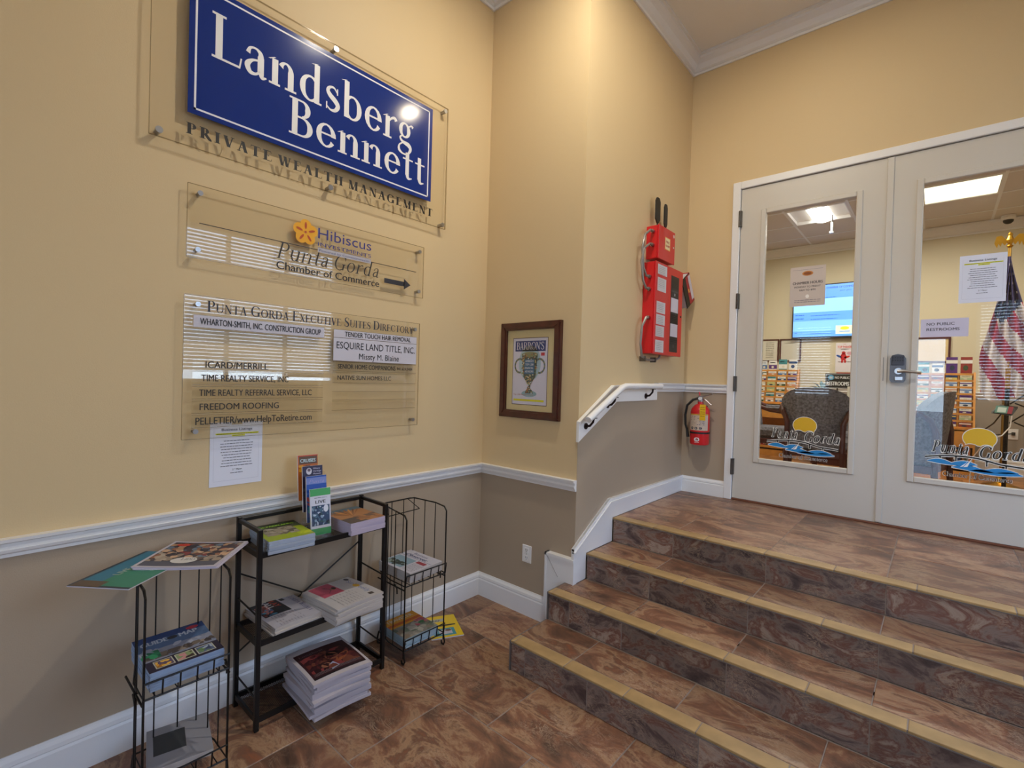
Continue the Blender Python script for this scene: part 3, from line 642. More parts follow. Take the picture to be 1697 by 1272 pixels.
# television
tv = thing('television', 'wide wall-mounted television showing a bright blue events list', 'television', (-1.22, 7.86, 2.28))
part('bezel', MB().box(-1.585, -.80, 7.835, 7.895, 2.255, 3.0, bev=.004), BLKP, tv)
p = Print(.0006); p.rect(-1.572, -.815, 2.28, 2.985, '4f86dd', 0); p.rect(-1.572, -.815, 2.62, 2.80, '7db4f3', 1); p.rect(-1.572, -.815, 2.36, 2.50, '6aa0ea', 1)
p.text('GORDA CHAMBER OF COMMERCE', -1.30, 2.93, .028, .47, '1b3f8f', bold=.02, lv=3); p.text('JAN 27 - JAN 31', -1.03, 2.885, .02, .13, '1b3f8f', lv=3)
R_ = random.Random(3)
for i, z in enumerate([2.82, 2.74, 2.67, 2.63, 2.58, 2.53, 2.48, 2.43, 2.38, 2.33]):
    p.greek(-1.55, -1.44, z, .010, '16346f', R_); p.greek(-1.36, -1.36+R_.uniform(.2, .36), z-.012, .008, '16346f', R_)
p.rect(-1.06, -.86, 2.31, 2.42, 'd9d2a2', 4); p.ell(-.96, 2.385, .05, .022, 'e0b92b', 5); p.rect(-1.02, -.90, 2.335, 2.35, '3a6fae', 5)
pprint('screen', p, (0, 7.8345, 0), parent=tv, m=SCREEN, label='lit blue screen', **WD)
def frame_pic(name, x0, x1, z0, z1, y, fw, fm, matc, label, cat, pr, group=None):
    t = thing(name, label, cat, ((x0+x1)/2, y, z0), group=group)
    d = .02
    for q in (((x0, z0), (x1, z0), (x1-fw, z0+fw), (x0+fw, z0+fw)), ((x1, z0), (x1, z1), (x1-fw, z1-fw), (x1-fw, z0+fw)), ((x1, z1), (x0, z1), (x0+fw, z1-fw), (x1-fw, z1-fw)), ((x0, z1), (x0, z0), (x0+fw, z0+fw), (x0+fw, z1-fw))):
        part('frame_bar', MB().prism([(a, y, b) for a, b in q], (0, -d, 0)), fm, t)
    part('backing', MB().box(x0+fw*.8, x1-fw*.8, y-.008, y-.001, z0+fw*.8, z1-fw*.8), matc, t)
    if pr: pprint('picture', pr, (0, y-.0085, 0), parent=t, **WD)
    return t
p = Print(); p.rect(-1.975, -1.775, 1.96, 2.245, 'd8d3c2')
for i in range(9): p.greek(-1.93, -1.82, 2.21-.027*i, .008, '6d7a5c', R_)
frame_pic('framed_notice', -1.995, -1.755, 1.94, 2.265, BY, .018, DKWOOD, WHITE, 'framed notice with short printed lines on the left, above the brochure rack', 'frame', p, 'framed notices over the brochure racks')
p = Print(); p.rect(-1.725, -1.49, 1.96, 2.245, 'cdc8ba'); p.greek(-1.68, -1.54, 2.2, .008, '777777', R_)
frame_pic('framed_notice', -1.745, -1.472, 1.94, 2.265, BY, .018, DKWOOD, WHITE, 'wider pale framed notice, second from the left above the brochure rack', 'frame', p, 'framed notices over the brochure racks')
p = Print(); p.rect(-.20, .085, 1.94, 2.21, 'd9bd84')
frame_pic('framed_notice', -.25, .105, 1.92, 2.235, BY, .022, DKWOOD, MATB, 'brown framed tan board above the right brochure rack', 'frame', p, 'framed notices over the brochure racks')

# posters on the back wall
p = Print(); p.rect(-1.06, -.86, 1.80, 2.19, 'ddd6da'); p.text('OUR', -.96, 2.165, .014, .03, 'c03a2c', lv=2, align='c'); p.text('TOP PARADE', -.96, 2.12, .034, .16, 'cf3a2a', bold=.03, lv=2, align='c'); p.greek(-1.0, -.92, 2.10, .009, '8c8c8c', R_)
for (a, b, c, e, col, r) in ((-.97, 2.0, .035, .05, 'c61d22', 0), (-.97, 2.055, .022, .022, 'c61d22', 0), (-1.02, 2.01, .035, .014, '2152a3', -.5), (-.93, 2.0, .035, .014, 'd9331f', .4), (-.985, 1.94, .012, .02, 'c61d22', 0), (-.95, 1.94, .012, .02, 'c61d22', 0), (-.90, 2.05, .035, .022, 'cf9da8', 0)): p.ell(a, b, c, e, col, 3, rot=r)
p.greek(-1.03, -.88, 1.93, .009, 'c03a2c', R_)
o = solo('poster', p.mb((0, BY-.003, 0), (1, 0, 0), (0, 0, 1), (0, -1, 0)), PRINT, 'white poster with red lettering and a red bird beside the window wall', 'poster')
p = Print(); p.rect(-1.045, -.87, 1.665, 1.79, 'a53034'); p.rect(-1.035, -.88, 1.672, 1.755, 'cfcad6', 1); p.poly([(-1.02, 1.72), (-.96, 1.735), (-.93, 1.715), (-.97, 1.70)], '2b2d5e', 2); p.greek(-.96, -.89, 1.69, .008, '8a2b30', R_); p.greek(-1.03, -.9, 1.768, .01, 'e6d9da', R_); p.lv = 2
solo('small_notice', p.mb((0, BY-.003, 0), (1, 0, 0), (0, 0, 1), (0, -1, 0)), PRINT, 'small red and white notice with a blue eagle head below the bird poster', 'notice')

# desk counter with sign and plant behind the chair
dk = thing('service_desk', 'dark topped reception desk behind the patterned armchair', 'desk', (-.6, 7.1, LZ))
part('desk_top', MB().box(-1.22, .1-.5, 6.85, 7.20, 1.40, 1.44, bev=.005), BLKP, dk); part('desk_body', MB().box(-1.15, -.44, 6.92, 7.18, LZ, 1.40), DKWOOD, dk)
sg = thing('restroom_sign', 'black framed sign reading no public restrooms beside the plant', 'sign', (-.9, 6.98, 1.44))
part('sign_board', MB().box(-1.035, -.775, 6.985, 7.0, 1.575, 1.755, bev=.003), BLKP, sg)
part('sign_stand', MB().box(-.96, -.86, 6.975, 7.03, 1.44, 1.458).box(-.916, -.904, 6.99, 7.002, 1.458, 1.575), BLK, sg)
p = Print(.0005)
for q in ((-1.028, -.782, 1.745, 1.748), (-1.028, -.782, 1.582, 1.585), (-1.028, -1.0255, 1.582, 1.748), (-.7845, -.782, 1.582, 1.748)): p.rect(*q, 'd8d8d8')
p.ell(-.975, 1.705, .032, .030, '4f9bc0', 0); p.text('NO PUBLIC', -.935, 1.69, .030, .145, 'f0f0f0', bold=.03, lv=2); p.text('RESTROOMS', -1.018, 1.61, .048, .225, 'f0f0f0', bold=.04, lv=2)
for a in (-.985, -.966): p.ell(a, 1.715, .005, .005, 'f0f0f0', 2, 8); p.rect(a-.005, a+.005, 1.69, 1.708, 'f0f0f0', 2)
pprint('lettering', p, (0, 6.9845, 0), parent=sg, **WD)
pl = thing('potted_plant', 'small leafy plant in a dark pot on the reception desk', 'plant', (-1.08, 7.09, 1.44))
mb = MB().lathe([(.045, 0), (.062, .10), (.066, .11), (.05, .11)], (-1.08, 7.09, 1.44), n=14); part('pot', mb, mat('pot_grey', '4a4f58', .5), pl)
LEAF = mat('leaf_green', '4c7a2e', .5); LEAF2 = mat('leaf_blue', '5a7680', .5)
Rl = random.Random(5)
for i in range(16):
    a = Rl.uniform(0, 2*pi); L = Rl.uniform(.10, .2); up = Rl.uniform(.3, 1.2); b = Vector((-1.08, 7.09, 1.54)); d = Vector((cos(a), sin(a)*.7, up)).normalized(); sd = d.cross(Vector((0, 0, 1))).normalized(); mid = b+d*L*.55; tip = b+d*L+Vector((0, 0, -.03))
    nrm = sd.cross(d).normalized()*.003
    part('leaf', MB().add([b-sd*.004, b+sd*.004, mid+sd*.024+nrm, tip, mid-sd*.024+nrm, mid-nrm*2], [(0, 1, 5), (1, 2, 5), (2, 3, 5), (3, 4, 5), (4, 0, 5)]), LEAF if i % 3 else LEAF2, pl)
solo('document', MB().box(-.80, -.62, 6.92, 6.925, 1.44, 1.60), mat('pale_paper', 'd9d6c6', .7), 'pale sheet standing on the desk right of the black sign', 'paper')

# ---- brochure racks and their brochures
ORD = ['top', 'second', 'third', 'fourth', 'fifth', 'sixth', 'seventh', 'eighth', 'ninth', 'tenth', 'eleventh']
CN = ['leftmost', 'second', 'third', 'fourth', 'fifth', 'sixth']
NAMES = {'e4e2dc': 'white', '1d3f74': 'navy', '8d2f2b': 'red', '3f8a92': 'teal', 'a9b98f': 'pale green', 'd8c36a': 'yellow', '542a78': 'purple', '3b6ba8': 'blue', '2f4d2a': 'dark green', 'd8dfe6': 'pale blue', 'c98b6b': 'orange', 'cfc7a4': 'cream'}
def rack(label, gname, x0, cols, cw, ytop, ztop, rows, pitch, step, grid, taller, big, where):
    x1 = x0+cols*cw; n = rows; yb = ytop+.04
    t = thing('brochure_rack', label, 'rack', ((x0+x1)/2, ytop-.1, LZ), group='oak brochure racks in the back room')
    zb = ztop-rows*pitch
    for x in (x0-.018, x1):
        part('side_panel', MB().prism([(x, yb, LZ), (x, yb, ztop+.02), (x, ytop-.01, ztop+.02), (x, ytop-step*n-.03, zb), (x, ytop-step*n-.16, zb-.03), (x, ytop-step*n-.16, LZ)][::-1], (.018, 0, 0)), OAK, t)
    part('back_panel', MB().box(x0, x1, yb-.012, yb, LZ+.13, ztop), OAK, t)
    for k in range(n+1):
        y = ytop-step*k; z = ztop-pitch*k-.002
        part('shelf', MB().box(x0, x1, y-.004, min(y+step+.006, yb-.012), z-pitch*.0-.012, z), OAK, t)
        part('shelf_lip', MB().box(x0, x1, y-.008, y-.004, z-.012, z+.010), OAK, t)
        for c in range(1, cols):
            if k: part('divider', MB().box(x0+c*cw-.004, x0+c*cw+.004, y-.004, y+step*.5, z, z+pitch*.8), OAK, t)
    yl = ytop-step*n-.16
    part('lower_front', MB().box(x0, x1, yl+.0, yl+.016, zb-.20, zb-.01), OAK, t)
    part('lower_shelf', MB().box(x0, x1, yl, yb-.012, zb-.03, zb-.018), OAK, t)
    part('bottom_shelf', MB().box(x0, x1, yl, yb-.012, LZ+.08, LZ+.10), OAK, t); part('plinth', MB().box(x0, x1, yl, yl+.018, LZ, LZ+.13), OAK, t)
    for k in range(n+1):
        for c in range(cols):
            col, col2 = grid[(k*cols+c*3+k*k) % len(grid)]
            h = taller[c % len(taller)] if k == 0 else pitch*.80
            z = ztop-pitch*k; y = ytop-step*k-.002; xc = x0+(c+.5)*cw; w = cw*.40
            b = thing('brochure', '%s brochure with %s band, %s rack, %s row, %s column' % (NAMES[col], NAMES[col2], where, ORD[k], CN[c]), 'brochure', (xc, y+.004, z), group=gname)
            part('pages', MB().box(xc-w, xc+w, y+.001, y+.010, z+.0005, z+h), WHITE, b)
            q = Print(.0006); q.rect(xc-w, xc+w, z+.001, z+h, col)
            s = R_.random()
            if s < .5: q.rect(xc-w, xc+w, z+h*.62, z+h*.82, col2, 1); q.ell(xc+R_.uniform(-.3, .3)*w, z+h*.36, w*.45, h*.16, R_.choice([col2, '3c4a2e', '23324c']), 1, 10)
            else: q.rect(xc-w, xc+w, z+h*.15, z+h*.55, col2, 1); q.greek(xc-w*.7, xc+w*.6, z+h*.75, h*.08, '3a3a44', R_); q.ell(xc+R_.uniform(-.3, .3)*w, z+h*.33, w*.35, h*.12, 'd9d3c0', 2, 8)
            pprint('cover', q, (0, y+.0008, 0), parent=b, **WD)
    for i, (xc, w, h, col, col2) in enumerate(big):
        z = LZ+.101; y = yl+.03
        b = thing('brochure', 'large %s guide with %s picture at bottom of %s rack, %s' % (NAMES[col], NAMES[col2], where, CN[i]), 'brochure', (xc, y, z), group=gname)
        part('pages', MB().box(xc-w/2, xc+w/2, y+.001, y+.012, z, z+h), WHITE, b)
        q = Print(.0006); q.rect(xc-w/2, xc+w/2, z, z+h, col); q.blobs(xc-w*.4, xc+w*.4, z+h*.2, z+h*.7, [col2, 'b9a88f', '3f4a3a', '8a6a4c'], 14, .03, seed=i, lv=1); q.ell(xc, z+h*.85, w*.2, h*.07, 'd8dfe6', 1)
        pprint('cover', q, (0, y+.0008, 0), parent=b, **WD)
GRID = [('e4e2dc', '542a78'), ('a9b98f', 'd8c36a'), ('1d3f74', 'd8c36a'), ('3f8a92', 'e4e2dc'), ('e4e2dc', '2f4d2a'), ('cfc7a4', 'a9b98f'), ('e4e2dc', '1d3f74'), ('e4e2dc', 'c98b6b'), ('3f8a92', 'd8c36a'), ('542a78', 'e4e2dc'), ('d8dfe6', '3b6ba8'), ('e4e2dc', 'cfc7a4'), ('8d2f2b', 'e4e2dc')]
rack('tall oak brochure rack packed with leaflets seen through the right door', 'brochures in the right oak rack', -.31, 5, .121, 7.42, 1.775, 8, .0735, .026, GRID, [.2, .13, .12, .19, .19], [(-.2, .12, .26, '3f8a92', 'a9b98f'), (-.02, .14, .25, '1d3f74', '3b6ba8'), (.14, .13, .3, '1d3f74', 'e4e2dc'), (.25, .06, .22, 'c98b6b', 'd8dfe6')], 'right')
rack('oak brochure rack with leaflets seen through the left door', 'brochures in the left oak rack', -2.17, 6, .124, 7.5, 1.80, 6, .0735, .022, GRID[4:]+GRID[:4], [.14, .13, .13, .135, .15, .15], [(-1.75, .09, .15, '8d2f2b', 'e4e2dc'), (-1.6, .1, .17, 'cfc7a4', 'c98b6b')], 'left')

# ---- upholstered armchairs
def armchair(M4, label, first=[None]):
    if first[0]:
        r = first[0].copy(); COL.objects.link(r); r.matrix_world = M4; r['label'] = label
        for ch in list(first[0].children):
            c = ch.copy(); COL.objects.link(c); c.parent = r
        return r
    t = thing('armchair', label, 'chair', M4=M4, group='patterned armchairs')
    # local frame: front +y, rear -y, z up from floor
    Wd, mb = .27, MB(); N = 14; pts = []
    rows = []
    for j in range(9):               # curved barrel back
        v = j/8; z = .36+v*.57; row = []
        for i in range(N+1):
            a = -1.25+2.5*i/N; ww = (.21+.07*min(1, v*1.3)); topz = z if v < .5 else .36+.285+(v-.5)*.57*(1-.42*(abs(a)/1.25)**2.4)
            row.append((ww*sin(a)/sin(1.25)*1.0, -.20+.13*(1-cos(a))*1.2-.06*v, topz))
        rows.append(row)
    vs = []; 
    for row in rows: vs += row
    off = len(vs)
    for row in rows: vs += [(x*.86, y+.065, z-.004) for x, y, z in row]
    fs = []; n = N+1
    for j in range(8):
        for i in range(N):
            a = j*n+i; fs.append((a, a+1, a+n+1, a+n)); fs.append((off+a, off+a+n, off+a+n+1, off+a+1))
    for i in range(N): a = 8*n+i; fs.append((a, a+1, off+a+1, off+a)); fs.append((i, off+i, off+i+1, i+1))
    for j in range(8): a = j*n; fs.append((a, a+n, off+a+n, off+a)); b = j*n+N; fs.append((b, off+b, off+b+n, b+n))
    mb.add(vs, fs); mb.smooth = True
    part('backrest', mb, FAB, t, local=True)
    mb = MB().box(-.25, .25, -.18, .27, .34, .46, bev=.03); part('seat', mb, FAB, t, local=True)
    part('seat_rail', MB().box(-.255, .255, -.19, .272, .28, .34, bev=.006), DKWOOD, t, local=True)
    for s in (-1, 1):
        m2 = MB().tube([(s*.285, -.10, .74), (s*.30, -.05, .70), (s*.29, .06, .66), (s*.28, .2, .645), (s*.275, .25, .62), (s*.27, .245, .58), (s*.262, .235, .34)], [.016, .022, .022, .022, .022, .020, .02], 8); m2.smooth = True
        part('arm', m2, DKWOOD, t, local=True)
        m3 = MB().tube([(s*.285, -.10, .76), (s*.262, -.175, .70), (s*.222, -.20, .60), (s*.22, -.20, .34)], [.014, .022, .022, .022], 8); m3.smooth = True
        part('back_post', m3, DKWOOD, t, local=True)
        part('leg', MB().tube([(s*.225, -.195, .34), (s*.225, -.22, 0)], [.024, .017], 8), DKWOOD, t, local=True)
        part('leg', MB().tube([(s*.245, .24, .30), (s*.25, .245, .1), (s*.25, .25, 0)], [.026, .018, .022], 8), DKWOOD, t, local=True)
        part('arm_pad', MB().box(s*.285-.025, s*.285+.025, -.02, .18, .672, .70, bev=.01), FAB, t, local=True)
    first[0] = t
    return t
TR = Matrix.Translation; RZ = lambda a: Matrix.Rotation(radians(a), 4, 'Z')
armchair(TR((-.865, 5.45, LZ)) @ RZ(4), 'patterned grey armchair seen from behind, centred in the left door glass')
armchair(TR((-1.52, 6.3, LZ)) @ RZ(-80), 'patterned grey armchair left of and behind the centred one, facing right')
armchair(TR((-.75, 6.25, LZ)) @ RZ(100), 'patterned grey armchair half hidden behind the stile between the doors')
armchair(TR((-.15, 5.25, LZ)) @ RZ(78), 'patterned grey armchair seen from the side through the right door glass')

# ---- flag on its pole
fl = thing('flagpole', 'stars and stripes hanging from a pole with a brass eagle on top', 'flag', (.49, 6.75, LZ))
part('pole', MB().cyl((.49, 6.75, LZ+.04), (.49, 6.75, 3.0), .013, 10), mat('pole_brass', 'a8823c', .35, metal=.8), fl)
part('base', MB().lathe([(.14, 0), (.14, .02), (.05, .05), (.03, .10)], (.49, 6.75, LZ), n=20), GOLD, fl)
eg = part('eagle_finial', MB().lathe([(.012, 0), (.026, .02), (.012, .035), (.02, .05), (.03, .08), (.016, .12), (.02, .135), (.006, .155)], (.49, 6.75, 2.99), n=10), GOLD, fl)
for s in (-1, 1):
    part('wing', MB().prism([(.49+s*.015, 6.745, 3.06), (.49+s*.06, 6.745, 3.12), (.49+s*.095, 6.745, 3.115), (.49+s*.11, 6.745, 3.05), (.49+s*.09, 6.745, 3.0), (.49+s*.08, 6.745, 3.045), (.49+s*.065, 6.745, 3.01), (.49+s*.055, 6.745, 3.05), (.49+s*.035, 6.745, 3.02)], (0, .012, 0)), GOLD, eg)
mb = MB(); mb.cols = []; NU, NV = 64, 60; vs = []
for j in range(NV+1):
    v = j/NV
    for i in range(NU+1):
        u = i/NU
        xl = .49-.02-.16*min(1, v*1.35); xr = .49+.015+.19*min(1, v*1.2)
        zb = 2.90-1.42*v+.10*v*abs(u-.5)*2*(1 if v > .6 else .5); zb -= .05*sin(u*9)*max(0, v-.8)*5
        vs.append((xl+(xr-xl)*u+.012*sin(v*7+u*4), 6.72-.035*(1+sin(u*26+v*3.5))*min(1, v*3)-.02, zb))
red, whi, blu = lin('a81830'), lin('d9d0cc'), lin('2a2652'); fs = []
for j in range(NV):
    for i in range(NU):
        a = j*(NU+1)+i; fs.append((a, a+NU+1, a+NU+2, a+1)); u, v = (i+.5)/NU, (j+.5)/NV
        s = u*3.2-v*4.6+sin(v*5)*.5
        c = red if int(math.floor(s)) % 2 == 0 else whi
        if v < .46-.20*abs(u-.35):
            c = blu
            if (i % 8 in (2, 3)) and ((j+(4 if (i//8) % 2 else 0)) % 8 == 3) and 1 < i < 62: c = whi
        mb.cols.append(c)
mb.add(vs, fs); mb.smooth = True
part('flag', mb, attr_mat('flag_cloth', .8), fl)

# ---- dark literature stand with cable in front of the flag
ls = thing('display_stand', 'black pole stand holding a small tilted card holder and wire arms', 'stand', (.47, 6.2, LZ))
part('pole', MB().cyl((.47, 6.2, LZ+.02), (.47, 6.2, 1.62), .016, 10), BLK, ls); part('base', MB().cyl((.47, 6.2, LZ), (.47, 6.2, LZ+.02), .15, 20), BLK, ls)
part('collar', MB().cyl((.47, 6.2, 1.62), (.47, 6.2, 1.80), .018, 10).cyl((.47, 6.2, 1.80), (.47, 6.2, 1.86), .006, 8), GOLD, ls)
for k, z in enumerate((1.5, 1.33)):
    part('arm', MB().tube([(.49, 6.2, z-.02), (.60, 6.15, z+.09), (.72, 6.12, z+.02), (.66, 6.14, z-.08), (.52, 6.19, z-.01)], .006, 6), BLK, ls)
part('card_holder', MB().prism([(.37, 6.15, 1.405), (.50, 6.15, 1.39), (.54, 6.2, 1.46), (.43, 6.2, 1.475)], (0, -.012, -.012)), BLKP, ls)
p = Print(.001); p.rect(0, .11, 0, .075, '5f8f86'); p.rect(.08, .11, 0, .075, '9b2f44', 1); p.rect(.015, .07, .01, .06, 'c8d8d2', 1)
pprint('card', p, (.388, 6.138, 1.40), (1, .02, -.06), (.18, .4, .85), (0, -.9, .43), ls)
part('cable', MB().tube([(.44, 6.17, 1.40), (.40, 6.3, 1.30), (.36, 6.8, 1.2), (.42, 7.3, 1.12), (.66, 7.862, 1.12)], .006, 6), BLKP, ls)
part('cable', MB().tube([(.50, 6.14, 1.38), (.49, 6.12, 1.28), (.44, 6.10, 1.20), (.35, 6.12, 1.15), (.26, 6.3, .95), (.25, 6.3, .67)], .005, 6), PLAST, ls, label='white cable')
ot = thing('power_outlet', 'cream outlet on the grey wall behind the pole stand', 'outlet', (.66, BY, 1.05))
part('plate', MB().box(.62, .70, BY-.008, BY, 1.05, 1.17, bev=.003), PLAST, ot); part('plug', MB().box(.645, .675, BY-.03, BY-.008, 1.10, 1.135), BLKP, ot)
sc = thing('security_camera', 'small white dome camera with black lens on the back ceiling', 'camera', (.54, 7.72, BZ-.004))
part('dome_base', MB().lathe([(.06, 0), (.062, -.03), (.05, -.05)], (.54, 7.72, BZ-.004), n=16), PLAST, sc)
mb = MB().lathe([(.045, -.05), (.042, -.07), (.025, -.088), (.004, -.094)], (.54, 7.72, BZ-.004), n=16); mb.smooth = True; part('lens', mb, BLKP, sc)
solo('sprinkler_rod', MB().cyl((-.96, 6.55, BZ-.01), (-.96, 6.55, BZ-.20), .010, 8).cyl((-.96, 6.55, BZ-.20), (-.96, 6.55, BZ-.22), .022, 10), STEEL, 'thin metal rod hanging below the left ceiling light', 'rod')

# ------------------------------------------------------------------ windows behind the camera (seen only as reflections)
ALU = mat('window_frame_white', 'e8e6e2', .4)
def blind(name, axis, p, a0, a1, z0, z1, parent):
    mb = MB(); z = z0; th = radians(48)
    while z < z1:
        c, s = .024*cos(th), .024*sin(th)
        for side in (1,):
            if axis == 'x': mb.add([(p-c, a0, z-s), (p+c, a0, z+s), (p+c, a1, z+s), (p-c, a1, z-s)], [(0, 1, 2, 3)])
            else: mb.add([(a0, p+c, z+s), (a1, p+c, z+s), (a1, p-c, z-s), (a0, p-c, z-s)], [(0, 1, 2, 3)])
        z += .047
    part('blind_slats', mb, ALU, parent, kind='stuff')
def window(name, axis, p0, p1, a0, a1, z0, z1, div, bl):
    w = thing(name, loc=((p0, (a0+a1)/2, z0) if axis == 'x' else ((a0+a1)/2, p0, z0)), kind='structure')
    B = lambda a, b, c, d, q0=p0+.02, q1=p0+.07: MB().box(q0, q1, a, b, c, d) if axis == 'x' else MB().box(a, b, q0, q1, c, d)
    f = .045
    for q in ((a0, a0+f, z0, z1), (a1-f, a1, z0, z1), (a0+f, a1-f, z0, z0+f), (a0+f, a1-f, z1-f, z1)): part('window_frame', B(*q), ALU, w)
    for d in div: part('mullion', B(d-.025, d+.025, z0+f, z1-f), ALU, w)
    part('pane', B(a0+f, a1-f, z0+f, z1-f, p0+.04, p0+.045), GLASS, w)
    if bl is not None: blind('blind', axis, (p0-.04 if axis == 'x' else p1+.04), a0, a1, bl, z1, w)
    return w
window('window_1', 'x', XR, XR+T, *WINR, [2.40, 3.18], 1.60)
window('window_2', 'y', YF-T, YF, *FW[0], [], 1.50)
window('window_3', 'y', YF-T, YF, *FW[2], [], 1.50)
window('door_3', 'y', YF-T, YF, *FW[1], [], None)
solo('ground', MB().box(-30, 30, -40, YF-T, -.2, -.02).box(XR+T, 30, YF-T, 30, -.2, -.02), mat('paving', 'b9b2a6', .9), kind='structure')

# first downlight is mirrored in the blue sign; other three added unseen as fill
for (x, y, e, c, lab) in ((-.70, 3.09, 6.5, (1, .88, .66), 'warm round recessed downlight over the top steps'), (-1.15, 1.90, 31, (1, .94, .82), 'added unseen fill downlight close to the return wall'), (.6, .7, 7, (1, .95, .86), 'added unseen fill downlight over the lower floor'), (1.0, -.6, 2, (1, .95, .86), 'added unseen fill downlight near the entrance')):
    dl = thing('downlight', lab, 'light', (x, y, ZC-.01), group='recessed ceiling downlights')
    part('trim_ring', MB().lathe([(.075, 0), (.095, 0), (.095, -.008), (.075, -.008)], (x, y, ZC), n=24), TRIM, dl)
    part('bulb', MB().lathe([(.07, .0), (.05, -.012), (.02, -.018), (.004, -.02)], (x, y, ZC-.001), n=20), emit_mat('warm_bulb', (1.0, .72, .38), 14), dl)
    lamp('downlight_or_fill_source', 'AREA', (x, y, ZC-.04), e, c, .11, .11, shape='DISK')

# ------------------------------------------------------------------ acrylic signs on the left wall
SX = XA+.030
def standoffs(t, pts, x, r=.014):
    for (y, z) in pts:
        mb = MB().cyl((XA+.0005, y, z), (x+.004, y, z), r*.75, 12).cyl((x+.0045, y, z), (x+.014, y, z), r, 16); mb.smooth = True
        part('standoff', mb, STEEL, t)
def acrylic(t, y0, y1, z0, z1, x, th=.006, nm='acrylic_panel', lab=None):
    o = part(nm, MB().box(x-th/2, x+th/2, y0, y1, z0, z1), ACR, t, label=lab); e = .0016
    fr = MB()
    for q in ((y0, y1, z0-e, z0), (y0, y1, z1, z1+e), (y0-e, y0, z0, z1), (y1, y1+e, z0, z1)): fr.box(x-th/2, x+th/2, *q)
    part('polished_edge', fr, ACRE, t); return o
s1 = thing('wall_sign', 'largest clear acrylic sign with a navy blue panel and white serif lettering', 'sign', (SX, 1.31, 2.551), group='clear acrylic signs on the left wall')
acrylic(s1, .513, 2.108, 2.551, 3.335, SX+.0, .010)
standoffs(s1, [(.545, 2.575), (1.303, 2.572), (2.08, 2.572), (2.08, 3.308), (1.315, 3.308), (.545, 3.308)], SX)
part('blue_panel', MB().box(SX+.0056, SX+.008, .645, 1.978, 2.693, 3.275), mat('navy_vinyl', '122f7c', .12), s1)
p = Print(.0004)
for q in ((.668, 1.955, 2.714, 2.722), (.668, 1.955, 3.246, 3.254), (.668, .676, 2.714, 3.254), (1.947, 1.955, 2.714, 3.254)): p.rect(*q, 'e6e6ea')
pprint('border_line', p, (SX+.0082, 0, 0), parent=s1, **WA)
p = Print(.0006); p.serif('Landsberg', .732, 2.975, .200, 1.10, c='e4e2e0', sp=.06, wt=1.0); p.serif('Bennett', 1.077, 2.777, .182, .845, c='e4e2e0', sp=.06, wt=1.0)
pprint('lettering', p, (SX+.0082, 0, 0), parent=s1, label='large white serif lettering', **WA)
p = Print(.0006); p.serif('PRIVATE WEALTH MANAGEMENT', .642, 2.602, .048, 1.355, c='140c08', sp=.20, wt=1.5)
pprint('lettering', p, (SX+.0055, 0, 0), parent=s1, label='dark spaced capitals', **WA)

s2 = thing('wall_sign', 'middle clear acrylic sign with a yellow flower logo and black arrow', 'sign', (SX, 1.3, 2.075), group='clear acrylic signs on the left wall')
S2 = SX-.004
acrylic(s2, .655, 1.943, 2.076, 2.395, S2, .006)
standoffs(s2, [(.70, 2.36), (.695, 2.112), (1.905, 2.36), (1.905, 2.112)], S2, .011)
p = Print(.0005)
p.rect(.70, 1.885, 2.228, 2.232, '3a2a20')
fc = (1.178, 2.307)
for k in range(5):
    a = radians(90+72*k); p.ell(fc[0]+.036*cos(a), fc[1]+.036*sin(a), .030, .030, 'e9a50c', k*.1)
for k in range(5):
    a = radians(90+72*k); p.ell(fc[0]+.034*cos(a), fc[1]+.034*sin(a), .018, .006, 'b8480f', 2, 10, rot=a)
p.ell(fc[0], fc[1], .006, .006, 'b8480f', 3, 8)
p.text('Hibiscus', 1.245, 2.292, .058, .318, '2b2a7a', lv=1); p.text('INVESTMENTS', 1.245, 2.253, .020, .318, '34357e', lv=1); p.rect(1.245, 1.563, 2.244, 2.2455, '6a6fa0', 1)
p.rect(1.245, 1.563, 2.219, 2.243, 'b6b2b8', 2); p.text('Powered by Commonwealth', 1.252, 2.2245, .012, .30, '5a5a8a', lv=3)
p.serif('Punta Gorda', 1.035, 2.147, .082, .58, c='2a211c', sh=.25, sp=.11, wt=.7, lv=1)
p.text('Chamber of Commerce', 1.035, 2.095, .040, .585, '1d1a1c', bold=.022, lv=1)
p.rect(1.655, 1.80, 2.127, 2.155, '2c2a30', 1); p.poly([(1.795, 2.108), (1.845, 2.141), (1.795, 2.174)], '2c2a30', 1)
pprint('lettering', p, (S2+.0035, 0, 0), parent=s2, **WA)

